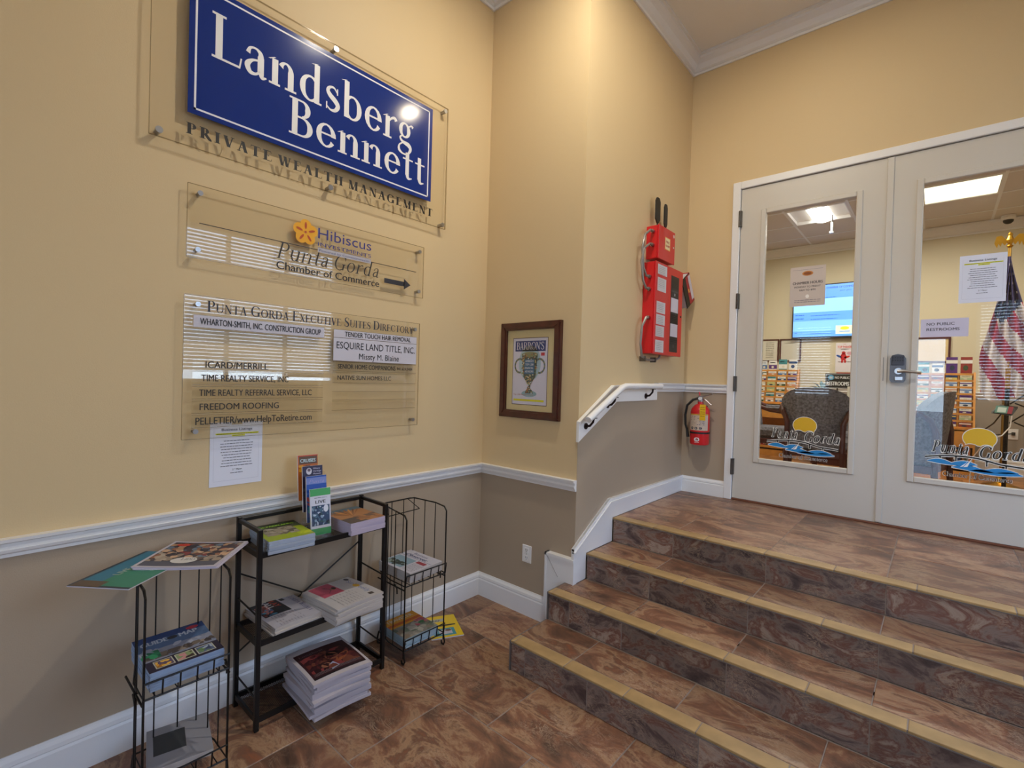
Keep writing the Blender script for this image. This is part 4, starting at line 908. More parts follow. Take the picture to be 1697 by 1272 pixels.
s3 = thing('wall_sign', 'lowest clear acrylic directory sign listing tenants in two columns of strips', 'sign', (SX, 1.29, 1.275), group='clear acrylic signs on the left wall')
acrylic(s3, .65, 1.925, 1.276, 1.912, S2, .006)
standoffs(s3, [(.70, 1.873), (.70, 1.31), (1.885, 1.873), (1.885, 1.31)], S2, .011)
p = Print(.0005); p.serif('PUNTA GORDA EXECUTIVE SUITES DIRECTORY', .738, 1.845, .050, 1.135, c='1c2238', sp=.07, small=.78)
pprint('lettering', p, (S2+.0035, 0, 0), parent=s3, label='dark small capitals heading', **WA)
LWHT = mat('strip_backing', 'c9c5cf', .5)
rows = [(.685, 1.29, 1.773, 1.826, 'WHARTON-SMITH, INC. CONSTRUCTION GROUP', .71, .030, .56, 1),
 (.685, 1.29, 1.583, 1.632, 'ICARD/MERRILL', .735, .032, .27, 0), (.685, 1.29, 1.520, 1.575, 'TIME REALTY SERVICE, INC', .72, .031, .385, 0),
 (.685, 1.29, 1.455, 1.508, 'TIME REALTY REFERRAL SERVICE, LLC', .712, .031, .515, 0), (.685, 1.29, 1.392, 1.445, 'FREEDOM ROOFING', .715, .031, .345, 0), (.685, 1.29, 1.327, 1.382, 'PELLETIER/www.HelpToRetire.com', .70, .034, .53, 0),
 (1.345, 1.90, 1.782, 1.824, 'TENDER TOUCH HAIR REMOVAL', 1.41, .028, .445, 1), (1.345, 1.90, 1.655, 1.780, 'ESQUIRE LAND TITLE, INC.', 1.362, .040, .525, 1),
 (1.345, 1.90, 1.600, 1.648, 'SENIOR HOME COMPANIONS', 1.372, .027, .375, 0), (1.345, 1.90, 1.535, 1.590, 'NATIVE SUN HOMES LLC', 1.372, .025, .345, 0),
 (1.345, 1.90, 1.440, 1.485, '', 0, 0, 0, 0), (1.345, 1.90, 1.385, 1.432, '', 0, 0, 0, 0)]
for (a, b, c, d, tx, u, h, w, bk) in rows:
    st_ = part('name_strip', MB().box(S2+.0045, S2+.007, a, b, c, d), LWHT if bk else ACR, s3, label=('white backed strip' if bk else None))
    e = MB().box(S2+.0045, S2+.0075, a, b, c-.0022, c).box(S2+.0045, S2+.0075, a, b, d, d+.0014)
    part('strip_edge', e, ACRE, st_)
    if tx:
        p = Print(.0005)
        if 'ESQUIRE' in tx: p.text(tx, u, 1.722, h, w, '1c1b20', lv=1); p.text('Missty M. Blaine', 1.50, 1.668, .035, .27, '1c1b20', lv=1)
        else: p.text(tx, u, (c+d)/2-h*.45, h, w, '17151a' if bk else '1a1512', bold=.018, lv=1)
        if 'SENIOR' in tx: p.text('941.624.0404', 1.757, 1.615, .017, .115, '1a1512', bold=.01, lv=1)
        pprint('lettering', p, (S2+.0072, 0, 0), parent=st_, **WA)

def listing(label, u0, u1, z0, z1, y_or_x, face, nm='paper_notice'):
    t = thing(nm, label, 'notice', ((y_or_x, (u0+u1)/2, z0) if face == 'A' else ((u0+u1)/2, y_or_x, z0)), group='business listings sheets')
    w, h = u1-u0, z1-z0
    b = MB().box(y_or_x, y_or_x+.0006, u0, u1, z0, z1) if face == 'A' else MB().box(u0, u1, y_or_x-.0006, y_or_x, z0, z1)
    part('sheet', b, mat('copy_paper', 'dfe1ee', .75), t)
    p = Print(.0003); p.text('Business Listings', (u0+u1)/2, z1-h*.135, h*.042, w*.58, '1f2236', bold=.02, align='c', lv=1)
    p.rect(u0+w*.1, u1-w*.08, z1-h*.195, z1-h*.17, 'dede1a'); p.rect(u0+w*.4, u0+w*.65, z1-h*.225, z1-h*.2, 'dede1a')
    p.greek(u0+w*.12, u1-w*.1, z1-h*.188, h*.008, '55551a', R_); p.greek(u0+w*.42, u0+w*.62, z1-h*.217, h*.008, '55551a', R_)
    for i in range(10):
        q = R_.uniform(.18, .26); p.greek(u0+w*(q), u1-w*q, z1-h*(.30+.044*i), h*.010, '4b4d60', R_)
    p.text('2', u0+w*.42, z1-h*.765, h*.028, None, '1f2236', bold=.02, lv=1); p.text('nd', u0+w*.455, z1-h*.752, h*.014, None, '1f2236', bold=.02, lv=1); p.text('Floor', u0+w*.50, z1-h*.765, h*.028, None, '1f2236', bold=.02, lv=1)
    p.greek(u0+w*.38, u0+w*.62, z1-h*.81, h*.010, '4b4d60', R_)
    for q in ((u0+w*.07, u1-w*.07, z0+h*.08, z0+h*.083), (u0+w*.07, u0+w*.073, z0+h*.08, z1-h*.09), (u1-w*.073, u1-w*.07, z0+h*.08, z1-h*.09)): p.rect(*q, 'b4b6c6')
    pprint('lettering', p, (y_or_x+.0007, 0, 0) if face == 'A' else (0, y_or_x-.0007, 0), parent=t, **(WA if face == 'A' else WD))
    return t
t = listing('printed business listings sheet taped to the wall under the directory sign', .768, .998, 1.044, 1.342, XA+.0015, 'A')
part('tape', MB().box(XA+.003, XA+.0036, .858, .905, 1.33, 1.355), mat('clear_tape', 'c9b99b', .25), t)
GY = YD-.001+.0115
listing('printed business listings sheet taped inside the right door glass', .083, .296, 2.140, 2.438, GY, 'D')
t = thing('paper_notice', 'chamber hours sheet taped to the left door glass', 'notice', (-.76, GY, 2.19))
part('sheet', MB().box(-.872, -.641, GY-.0006, GY, 2.190, 2.486), mat('hours_paper', 'cdbfb4', .75), t)
p = Print(.0003); p.ell(-.757, 2.434, .036, .018, 'c07a34'); p.ell(-.757, 2.434, .026, .011, '8a4a1c', 1); p.text('CHAMBER HOURS', -.7565, 2.355, .020, .195, '3a3236', bold=.03, align='c'); p.text('MONDAY TO FRIDAY', -.7565, 2.328, .014, .17, '3a3236', bold=.01, align='c'); p.text('9AM TO 4PM', -.7565, 2.303, .014, .105, '3a3236', bold=.01, align='c')
p.rect(-.855, -.66, 2.462, 2.464, '8a8088'); p.greek(-.84, -.67, 2.232, .005, '8a8088', R_); p.greek(-.84, -.67, 2.218, .005, '8a8088', R_); p.ell(-.755, 2.262, .012, .014, 'efeae2', 1)
pprint('lettering', p, (0, GY-.0007, 0), parent=t, **WD)
t = thing('paper_notice', 'small white no public restrooms sheet on the right door glass', 'notice', (.02, GY, 1.93))
part('sheet', MB().box(-.096, .136, GY-.0006, GY, 1.931, 2.049), mat('lilac_paper', 'cfc9dc', .75), t)
p = Print(.0003); p.text('NO PUBLIC', -.066, 2.007, .0185, .135, '2a2530', bold=.022); p.text('RESTROOMS', -.066, 1.972, .0185, .16, '2a2530', bold=.022)
pprint('lettering', p, (0, GY-.0007, 0), parent=t, **WD)

# ------------------------------------------------------------------ framed magazine cover on the return wall
p = Print(.0004)
fr = thing('framed_picture', 'mahogany framed and matted magazine cover of a trophy cup on the return wall', 'picture', (-2.06, YB, 1.32))
X0, X1, Z0, Z1, fw = -2.318, -1.805, 1.318, 1.965, .052
for q in (((X0, Z0), (X1, Z0), (X1-fw, Z0+fw), (X0+fw, Z0+fw)), ((X1, Z0), (X1, Z1), (X1-fw, Z1-fw), (X1-fw, Z0+fw)), ((X1, Z1), (X0, Z1), (X0+fw, Z1-fw), (X1-fw, Z1-fw)), ((X0, Z1), (X0, Z0), (X0+fw, Z0+fw), (X0+fw, Z1-fw))):
    mb = MB().prism([(a, YB-.001, b) for a, b in q], (0, -.024, 0))
    o_ = Vector((q[0][0]+q[1][0], 0, q[0][1]+q[1][1]))/2; i_ = Vector((q[2][0]+q[3][0], 0, q[2][1]+q[3][1]))/2; d = i_-o_
    mb.prism([(a+(d.x*.22 if k < 2 else -d.x*.22)*1, YB-.025, b+(d.z*.22 if k < 2 else -d.z*.22)) for k, (a, b) in enumerate(q)], (0, -.006, 0))
    part('frame_bar', mb, WOODF, fr)
part('mat_board', MB().box(X0+fw-.004, X1-fw+.004, YB-.008, YB-.002, Z0+fw-.004, Z1-fw+.004), MATB, fr)
u0, u1, v0, v1 = -2.212, -1.918, 1.412, 1.858; cu = (u0+u1)/2
p.rect(u0-.004, u1+.004, v0-.004, v1+.004, '4a2a3a'); p.rect(u0, u1, v0, v1, 'd9d6e4', 1); p.rect(u0+.018, u1-.015, v1-.088, v1-.018, '1c3575', 2)
p.serif("BARRON'S", cu, v1-.077, .05, .235, c='e6e2ea', lv=3, align='c', sp=.02, wt=.75)
p.ell(cu, 1.69, .095, .12, 'a9c3cc', 2); p.ell(cu, 1.485, .065, .022, '8fb2bd', 2.5)
for s in (-1, 1):
    for i in range(16):
        a0, a1 = [radians(-105+250*(k)/16) for k in (i, i+1)]; R1, R2 = .048, .036; cc = (cu+s*.085, 1.672)
        p.poly([(cc[0]+s*R1*cos(a0), cc[1]+R1*sin(a0)*1.1), (cc[0]+s*R1*cos(a1), cc[1]+R1*sin(a1)*1.1), (cc[0]+s*R2*cos(a1), cc[1]+R2*sin(a1)*1.1), (cc[0]+s*R2*cos(a0), cc[1]+R2*sin(a0)*1.1)], '5a6a72' if i % 2 else '8a8458', 4)
cup = [(-.068, 1.745), (-.058, 1.66), (-.052, 1.60), (-.012, 1.545), (-.010, 1.52), (-.03, 1.505), (-.034, 1.487)]
p.poly([(cu+a, b) for a, b in cup]+[(cu-a, b) for a, b in cup[::-1]], '4a5a54', 5); p.ell(cu, 1.748, .07, .018, '8a8a62', 6)
Rc = random.Random(11)
for i in range(170):
    z = Rc.uniform(1.49, 1.755); ww = .062 if z > 1.62 else (.052*(z-1.545)/.075+.012 if z > 1.55 else .012 if z > 1.51 else .03)
    if 1.615 < z < 1.715 and True: uu = Rc.choice([-1, 1])*Rc.uniform(.046, .064)
    else: uu = Rc.uniform(-ww, ww)
    p.ell(cu+uu, z, .0055, .0045, Rc.choice(['c9b87a', 'b98a4a', 'd9cfae', '3d4a52', '7a8f6a', 'a05a3a', 'cdd6dc']), 7+i*.01, 6)
p.rect(cu-.042, cu+.042, 1.618, 1.715, '3a6a8f', 9.2)
for i, tx in enumerate(["AMERICA'S", 'TOP 1,200', 'FINANCIAL', 'ADVISORS']): p.text(tx, cu, 1.697-.023*i, .014, .07, 'f0f0f4', bold=.02, lv=10, align='c')
p.rect(u1-.052, u1-.022, v1-.118, v1-.098, 'c22c34', 3)
p.text('Top 1,200 Financial Advisors', u0+.012, 1.455+.018, .010, .17, 'a8563c', lv=3); p.rect(u0+.012, u1-.02, 1.434, 1.447, 'e0d81a', 3); p.greek(u0+.014, u1-.03, 1.4555, .004, '66667a', Rc); p.greek(u0+.05, u1-.06, 1.424, .003, '88889a', Rc)
pprint('magazine_cover', p, (0, YB-.0085, 0), parent=fr, **WD)
part('picture_glass', MB().box(X0+fw-.004, X1-fw+.004, YB-.0185, YB-.0165, Z0+fw-.004, Z1-fw+.004), PGLASS, fr)

ot = thing('power_outlet', 'white duplex outlet low on the return wall beside the stairs', 'outlet', (-2.047, YB, .352))
part('plate', MB().box(-2.086, -2.008, YB-.007, YB, .350, .467, bev=.003), PLAST, ot)
for z in (.383, .434):
    rc = part('receptacle', MB().box(-2.064, -2.030, YB-.009, YB-.006, z-.017, z+.017, bev=.002), PLAST, ot)
    part('slot', MB().box(-2.055, -2.0525, YB-.0096, YB-.0088, z-.002, z+.008).box(-2.042, -2.0395, YB-.0096, YB-.0088, z-.002, z+.006).box(-2.049, -2.045, YB-.0096, YB-.0088, z-.012, z-.008), BLKP, rc)
part('screw', MB().cyl((-2.047, YB-.0075, .4085), (-2.047, YB-.0085, .4085), .003, 8), SATIN, ot)

# ------------------------------------------------------------------ handrail
hb = thing('trim_8', loc=(XC, 3, 1.3), kind='structure')
poly = [(YB-.02, 1.318), (2.935, 1.545), (3.62, 1.565), (3.62, 1.448), (2.985, 1.445), (YB-.02, 1.203)]
part('rail_board', MB().prism([(XC, y, z) for y, z in poly], (.018, 0, 0)), TRIM, hb)
for (a, b) in (((YB-.02, 1.318), (2.935, 1.545)), ((2.935, 1.545), (3.62, 1.565))): part('board_cap', MB().prism([(XC, a[0], a[1]-.001), (XC, b[0], b[1]-.001), (XC, b[0], b[1]+.012), (XC, a[0], a[1]+.012)], (.026, 0, 0)), TRIM, hb)
hr = thing('handrail', 'white round stair handrail on three dark brackets along the stair wall', 'handrail', (XC+.08, 2.9, 1.35))
mb = MB().tube([(XC+.075, 2.54, 1.345), (XC+.075, 2.56, 1.356), (XC+.075, 2.955, 1.545), (XC+.075, 3.0, 1.553), (XC+.075, 3.56, 1.556)], .021, 14); mb.smooth = True
part('rail', mb, TRIM, hr)
DKB = mat('bronze_bracket', '2c1c1a', .35, metal=.6)
for (y, z) in ((2.60, 1.374), (2.86, 1.500), (3.42, 1.556)):
    mb = MB().cyl((XC+.018, y, z-.075), (XC+.024, y, z-.075), .02, 12).tube([(XC+.022, y, z-.075), (XC+.05, y, z-.07), (XC+.072, y, z-.045), (XC+.075, y, z-.022)], [.008, .007, .007, .008], 8)
    mb.box(XC+.066, XC+.084, y-.03, y+.03, z-.024, z-.019); mb.smooth = True
    part('bracket', mb, DKB, hr)

# ------------------------------------------------------------------ fire alarm equipment
def alarm_box(t, y0, y1, z0, z1, d):
    part('cabinet', MB().box(XC, XC+d-.012, y0+.003, y1-.003, z0+.003, z1-.003, bev=.003), RED, t)
    return part('cabinet_door', MB().box(XC+d-.011, XC+d, y0, y1, z0, z1, bev=.003), RED, t)
fa = thing('alarm_cabinet', 'small square red alarm box with two black paddle antennas on the stair wall', 'alarm', (XC, 3.52, 2.50))
dr = alarm_box(fa, 3.385, 3.675, 2.500, 2.748, .10)
p = Print(.0004); p.rect(3.49, 3.585, 2.585, 2.68, 'e8963a'); p.rect(3.496, 3.579, 2.591, 2.674, 'f1dfae', 1); p.text('FIRE', 3.5375, 2.637, .018, .06, 'b3211c', bold=.03, lv=2, align='c'); p.text('ALARM', 3.5375, 2.608, .018, .07, 'b3211c', bold=.03, lv=2, align='c'); p.ell(3.648, 2.715, .013, .013, 'e8c9c4', 1); p.rect(3.64, 3.656, 2.622, 2.634, 'd9d9d9', 1)
pprint('label', p, (XC+.1005, 0, 0), parent=dr, **WA)
for (y, h, aw) in ((3.46, .21, .036), (3.60, .20, .026)):
    part('antenna', MB().cyl((XC+.05, y, 2.745), (XC+.05, y, 2.785), .006, 8).prism([(XC+.045, y-.008, 2.78), (XC+.045, y+.008, 2.78), (XC+.045, y+aw, 2.81), (XC+.045, y+aw, 2.735+h), (XC+.045, y+aw*.5, 2.76+h), (XC+.045, y-aw*.5, 2.76+h), (XC+.045, y-aw, 2.735+h), (XC+.045, y-aw, 2.81)], (.010, 0, 0)), BLKP, fa)
fb = thing('fire_alarm', 'tall red fire alarm control panel with taped papers and a black display column', 'alarm', (XC, 3.6, 1.795))
dr = alarm_box(fb, 3.352, 3.853, 1.795, 2.475, .10)
p = Print(.0004)
p.rect(3.625, 3.775, 1.825, 2.415, '1d1e22')
p.rect(3.64, 3.76, 2.32, 2.40, '0c0c0e', 1); p.rect(3.635, 3.765, 2.29, 2.305, '3c3d42', 1); p.rect(3.632, 3.768, 2.135, 2.245, 'cfcad6', 1); p.rect(3.632, 3.768, 1.945, 2.045, 'cfcad6', 1)
for i in range(6): p.greek(3.64, 3.76, 2.115-.013*i, .005, '55565c', R_)
for i in range(3): p.greek(3.64, 3.76, 1.925-.014*i, .004, '55565c', R_)
p.rect(3.685, 3.715, 1.86, 1.885, '3d4046', 1); p.rect(3.69, 3.71, 2.262, 2.282, '9a9aa0', 1)
pprint('display', p, (XC+.1005, 0, 0), parent=dr, label='black display column', **WA)
for (a, b, c, d_) in ((3.385, 3.545, 2.385, 2.458), (3.385, 3.535, 2.262, 2.362), (3.38, 3.53, 2.10, 2.185), (3.38, 3.53, 2.015, 2.09), (3.375, 3.52, 1.925, 2.005), (3.375, 3.52, 1.81, 1.90)):
    p = Print(.0005); p.rect(a, b, c, d_, 'd3cfd3')
    for k in range(5): p.greek(a+.02, b-.03, d_-.018-.013*k, .003, R_.choice(['77777f', '8fae90', '8a8a94']), R_)
    pprint('inspection_tag', p, (XC+.1005, 0, 0), parent=dr, label='white inspection slip', **WA)
part('key_lock', MB().cyl((XC+.10, 3.825, 2.115), (XC+.104, 3.825, 2.115), .008, 10), BLKP, dr)
for i, (za, zb, yo, bulge) in enumerate(((2.70, 2.36, .18, .03), (2.60, 2.27, .14, .06))):
    y0 = 3.385
    mb = MB().tube([(XC+.055, y0-.0, za), (XC+.055, y0-.05, za), (XC+.05, y0-.11-bulge*.3, za-.05), (XC+.045, y0-.14-bulge*.2, (za+zb)/2+.02), (XC+.045, y0-.12, zb+.05), (XC+.05, y0-.08, zb), (XC+.055, 3.352, zb)], .0085, 8); mb.smooth = True
    part('conduit', mb, CORD, fb)
    for (z, yy) in ((za, y0), (zb, 3.352)): part('connector', MB().cyl((XC+.055, yy-.022, z), (XC+.055, yy, z), .014, 10), STEEL, fb)
mb = MB().tube([(XC+.055, 3.352, 2.06), (XC+.055, 3.31, 2.055), (XC+.045, 3.27, 1.99), (XC+.04, 3.265, 1.86), (XC+.035, 3.30, 1.775), (XC+.03, 3.40, 1.752), (XC+.03, 3.54, 1.757), (XC+.04, 3.585, 1.775), (XC+.045, 3.59, 1.80)], .0085, 8); mb.smooth = True
part('conduit', mb, CORD, fb); part('connector', MB().cyl((XC+.055, 3.33, 2.06), (XC+.055, 3.352, 2.06), .014, 10), STEEL, fb)
for y in (3.34, 3.52): part('conduit_clip', MB().box(XC, XC+.045, y-.006, y+.006, 1.738, 1.775), SATIN, fb)
Mb = TR((XC+.035, 4.02, 2.36)) @ Matrix.Rotation(radians(33), 4, 'X')
bn = thing('ring_binder', 'tilted black and red ring binder with white label behind the tall alarm panel', 'binder', M4=Mb)
part('cover', MB().box(-.033, -.028, -.09, .085, -.125, .125, bev=.001).box(.042, .047, -.09, .085, -.125, .125, bev=.001), BLKP, bn, local=True)
part('spine', MB().box(-.028, .042, .079, .084, -.125, .125), RED, bn, local=True)
part('pages', MB().box(-.024, .038, -.085, .076, -.12, .12), PAGE, bn, local=True)
p = Print(.0006); p.rect(-.02, .082, -.12, .12, 'a81c2c'); p.rect(.03, .08, -.10, .11, 'd8cfd6', 1); p.rect(-.008, .012, -.02, .01, 'e8c24a', 1)
for k in range(3): p.greek(.04+.014*k, .045+.014*k, -.085, .165, '77707a', R_)
pprint('cover_label', p, (.0476, 0, 0), (0, 1, 0), (0, 0, 1), (1, 0, 0), bn, local=True, label='red cover with white label')

# ------------------------------------------------------------------ fire extinguisher
ex = thing('fire_extinguisher', 'red fire extinguisher hanging beside the door frame with yellow tag', 'extinguisher', (-1.485, 4.095, 1.075))
EX, EY = -1.485, 4.095
mb = MB().lathe([(.055, 0), (.072, .006), (.076, .02), (.076, .27), (.070, .30), (.045, .33), (.024, .342), (.022, .36)], (EX, EY, 1.075), n=28); mb.smooth = True
part('cylinder', mb, RED, ex)
def wrap(t, r, a0, a1, z0, z1, pr_w, fn, nm='label'):
    p = Print(.0005); fn(p); src = p.mb((0, 0, 0), (1, 0, 0), (0, 0, 1), (0, -1, 0)); out = MB(); out.cols = []
    for f, c in zip(src.f, src.cols):
        pts = [src.v[i] for i in f]; us = [q[0] for q in pts]; n = max(1, int((max(us)-min(us))/.015))
        if len(pts) == 4 and n > 1:
            ua, ub, za, zb = min(us), max(us), min(q[2] for q in pts), max(q[2] for q in pts); dp = pts[0][1]
            quads = [[(ua+(ub-ua)*i/n, dp, za), (ua+(ub-ua)*(i+1)/n, dp, za), (ua+(ub-ua)*(i+1)/n, dp, zb), (ua+(ub-ua)*i/n, dp, zb)] for i in range(n)]
        else: quads = [pts]
        for q in quads:
            out.add([(EX+(r-y_)*cos(-pi/2+x/r+a0), EY+(r-y_)*sin(-pi/2+x/r+a0), z) for x, y_, z in q], [tuple(range(len(q)))]); out.cols.append(c)
    return part(nm, out, PRINT, ex, smooth=False)
def lab(p):
    p.rect(-.085, .085, 1.20, 1.325, 'cbb6a2'); p.rect(-.085, .085, 1.325, 1.335, 'c79a3a', 1)
    for i in range(6): p.greek(-.075, -.02, 1.31-.013*i, .005, '4a3a52', R_); p.greek(-.01, .05, 1.31-.013*i, .005, '4a3a52', R_)
    for i, ch in enumerate('ABC'): p.ell(-.05+.035*i, 1.218, .012, .011, '2a2030', 2, 10); p.text(ch, -.05+.035*i, 1.213, .011, .010, 'e8e0d8', lv=3, align='c')
wrap(ex, .0765, .15, 0, 0, 0, 0, lab)
wrap(ex, .0765, 0.05, 0, 0, 0, 0, lambda p: (p.ell(0, 1.125, .022, .017, 'e6e0e0'), [p.poly([(-.012+.009*i, 1.118), (-.004+.009*i, 1.118), (-.008+.009*i, 1.132)], '3a2a30', 1) for i in range(3)], p.greek(-.018, .018, 1.10, .004, 'e6e0e0', R_)), 'emblem')
part('strap', MB().lathe([(.078, 0), (.079, 0), (.079, .014), (.078, .014)], (EX, EY, 1.172), n=24), BLKP, ex)
part('wall_bracket', MB().box(EX-.03, EX+.03, YD-.012, YD-.0005, 1.12, 1.40).box(EX-.012, EX+.012, EY+.07, YD-.01, 1.175, 1.187), SATIN, ex)
part('valve', MB().lathe([(.022, 0), (.022, .02), (.016, .03), (.016, .05), (.01, .055)], (EX, EY, 1.432), n=14), STEEL, ex)
part('lever', MB().tube([(EX-.03, EY, 1.468), (EX+.02, EY-.005, 1.482), (EX+.10, EY-.02, 1.505)], [.008, .009, .007], 6), STEEL, ex)
part('carry_handle', MB().tube([(EX-.01, EY, 1.462), (EX+.04, EY-.005, 1.452), (EX+.095, EY-.02, 1.412)], [.008, .009, .007], 6), STEEL, ex)
part('pressure_gauge', MB().cyl((EX+.005, EY-.015, 1.462), (EX+.005, EY-.035, 1.462), .013, 14), PLAST, ex)
part('pull_pin', MB().cyl((EX-.005, EY-.004, 1.47), (EX-.012, EY-.004, 1.515), .006, 8), RED, ex)
mb = MB().tube([(EX-.02, EY-.005, 1.460), (EX-.055, EY-.02, 1.45), (EX-.10, EY-.03, 1.40), (EX-.112, EY-.035, 1.32), (EX-.108, EY-.035, 1.24), (EX-.096, EY-.03, 1.20)], .0095, 8); mb.smooth = True
part('hose', mb, BLKP, ex); part('nozzle', MB().cyl((EX-.096, EY-.03, 1.20), (EX-.086, EY-.03, 1.135), .009, 10, r2=.013), BLKP, ex)
tg = part('service_tag', MB().box(EX+.028, EX+.075, EY-.092, EY-.0905, 1.285, 1.415, bev=.0004), mat('yellow_tag', 'e7b80d', .5), ex)
p = Print(.0004)
for i in range(5): p.greek(EX+.034, EX+.07, 1.39-.018*i, .004, '8a6a10', R_)
pprint('lettering', p, (0, EY-.0925, 0), parent=tg, **WD)
part('tag_string', MB().tube([(EX+.02, EY-.01, 1.47), (EX+.05, EY-.091, 1.412)], .0012, 4), BLKP, ex)

# ------------------------------------------------------------------ black metal shelf
SX0_, SX1_, SY0, SY1 = -2.455, -2.215, .885, 1.53
sh = thing('metal_shelf', 'black metal three-tier shelf rack with mesh shelves against the left wall', 'shelf', (-2.335, 1.205, 0))
r = .010
for x, y, z1 in ((SX0_, SY0, .898), (SX0_, SY1, .898), (SX1_, SY0, .892), (SX1_, SY1, .892)): part('post', MB().box(x-r, x+r, y-r, y+r, 0, z1, bev=.002), BLK, sh)
for y in (SY0, SY1):
    part('top_rail', MB().box(SX0_+r, SX1_-r, y-.008, y+.008, .874, .892, bev=.002), BLK, sh)
    for z in (.505, .14): part('side_rod', MB().cyl((SX0_, y, z+.01), (SX1_, y, z), .0042, 6), BLK, sh)
part('top_rail', MB().box(SX0_-.008, SX0_+.008, SY0+r, SY1-r, .874, .892, bev=.002), BLK, sh)
for (ya, yb) in ((SY0, SY1), (SY1, SY0)): part('brace_rod', MB().cyl((SX0_-.012, ya, .63), (SX0_-.012, yb, .24), .0042, 6), BLK, sh)
SHZ = (.775, .385, .048)
for z in SHZ:
    f = part('shelf_frame', MB().box(SX1_-.004, SX1_+.006, SY0+r, SY1-r, z-.012, z+.012).box(SX0_-.006, SX0_+.004, SY0+r, SY1-r, z-.012, z+.012).box(SX0_+r, SX1_-r, SY0-.005, SY0+.005, z-.012, z+.012).box(SX0_+r, SX1_-r, SY1-.005, SY1+.005, z-.012, z+.012), BLK, sh)
    mb = MB(); pit = .0125; wd = .0016; W_, L_ = SX1_-SX0_-.01, SY1-SY0-.01; x0, y0 = SX0_+.005, SY0+.005
    for sg_ in (1, -1):
        c = -W_ if sg_ > 0 else 0
        while c < (L_ if sg_ > 0 else L_+W_):
            # line y = c + sg*x clipped to the rectangle
            a, b = 0, W_
            if sg_ > 0: a, b = max(0, -c), min(W_, L_-c)
            else: a, b = max(0, c-L_), min(W_, c)
            if b-a > .003:
                ya, yb = c+sg_*a, c+sg_*b
                mb.add([(x0+a, y0+ya-wd/2, z-.003), (x0+b, y0+yb-wd/2, z-.003), (x0+b, y0+yb+wd/2, z-.003), (x0+a, y0+ya+wd/2, z-.003),
                        (x0+a, y0+ya-wd/2, z-.0045), (x0+b, y0+yb-wd/2, z-.0045), (x0+b, y0+yb+wd/2, z-.0045), (x0+a, y0+ya+wd/2, z-.0045)], [(0, 1, 2, 3), (7, 6, 5, 4), (0, 4, 5, 1), (3, 2, 6, 7)])
            c += pit
    part('wire_mesh', mb, BLK, f, kind='stuff')

# ------------------------------------------------------------------ wire magazine racks
def wire_rack(M4, label, w, d, H=.825, zm=.43, zl=.075, holder=True):
    """local frame: x across the front, y backwards, front at y=0"""
    t = thing('wire_rack', label, 'rack', M4=M4, group='black wire magazine racks')
    a = w/2
    def P(nm, path, r, parent=None, n=6, **k): return part(nm, MB().tube(path, r, n, **k).xf(WM[t.name]), BLK, parent or t)
    for s in (-1, 1):
        P('side_frame', [(s*a, 0, .035), (s*a, 0, H-.03), (s*a, .02, H-.008), (s*(a-.0), .10, H), (s*(a-.03), d-.01, H+.003), (s*(a-.06), d, H+.003)], .0042)
        for yy, zz in ((d*.36, H-.002), (d*.66, H), (d*.96, H)): P('upright_wire', [(s*(a-(.0 if yy < d*.5 else .012 if yy < d*.8 else .03)), yy, zl-.004), (s*(a-(.0 if yy < d*.5 else .012 if yy < d*.8 else .03)), yy, zz)], .0026)
        P('foot', [(s*a, .0, .075), (s*a, -.006, .05), (s*a, -.012, .022), (s*a, -.004, .006), (s*a, .012, .008), (s*a, .016, .024)], .0045)
        P('foot', [(s*(a-.03), d, .075), (s*(a-.03), d+.008, .05), (s*(a-.03), d+.016, .022), (s*(a-.03), d+.004, .006), (s*(a-.03), d-.010, .010)], .0045)
    P('back_rail', [(-(a-.06), d, H+.003), (a-.06, d, H+.003)], .0042)
    for xx in (-.3, .3): P('back_wire', [(xx*a, d, zl), (xx*a, d, H+.003)], .0026)
    for zb, fh in ((zm, .06), (zl, .06)):
        b = P('basket_frame', [(-a, -.004, zb), (a, -.004, zb), (a, d*.5, zb), (a-.03, d, zb), (-(a-.03), d, zb), (-a, d*.5, zb)], .0036, closed=True)
        for i in range(4): P('basket_wire', [(-a+w*(i+.5)/4, -.004, zb), (-a+w*(i+.5)/4, d, zb)], .0022, b)
        P('fence_rail', [(-a, -.004, zb), (-a, -.012, zb+fh), (a, -.012, zb+fh), (a, -.004, zb)], .0030, b)
        for i in range(1, 5): P('fence_wire', [(-a+w*i/5, -.004, zb), (-a+w*i/5, -.012, zb+fh)], .0030, b)
        if zb == zm:
            for s in (-1, 1): P('hook', [(s*a, d*.3, zb-.012), (s*(a+.014), d*.3-.01, zb-.004), (s*(a+.014), d*.3-.03, zb-.02), (s*(a+.012), d*.3-.03, zb-.05)], .0036, b)
            P('joint_rail', [(-a-.003, 0, zb-.02), (-a-.003, d*.9, zb-.02)], .004, b); P('joint_rail', [(a+.003, 0, zb-.02), (a+.003, d*.9, zb-.02)], .004, b)
    if holder: P('sign_holder', [(-a+.03, d-.004, H-.004), (-a+.02, d-.09, H-.05), (a-.05, d-.09, H-.045), (a-.07, d-.004, H+.0)], .0026)
    return t
RWR = TR((-2.155, 1.768, 0)) @ RZ(90)      # local +x -> world +y, local +y -> world -x
wire_rack(RWR, 'black wire magazine rack between the shelf and the corner', .285, .28)
RWL = TR((-2.045, .575, 0)) @ RZ(90)
wire_rack(RWL, 'black wire magazine rack at the far left with magazines on top', .27, .275, H=.815, holder=False)

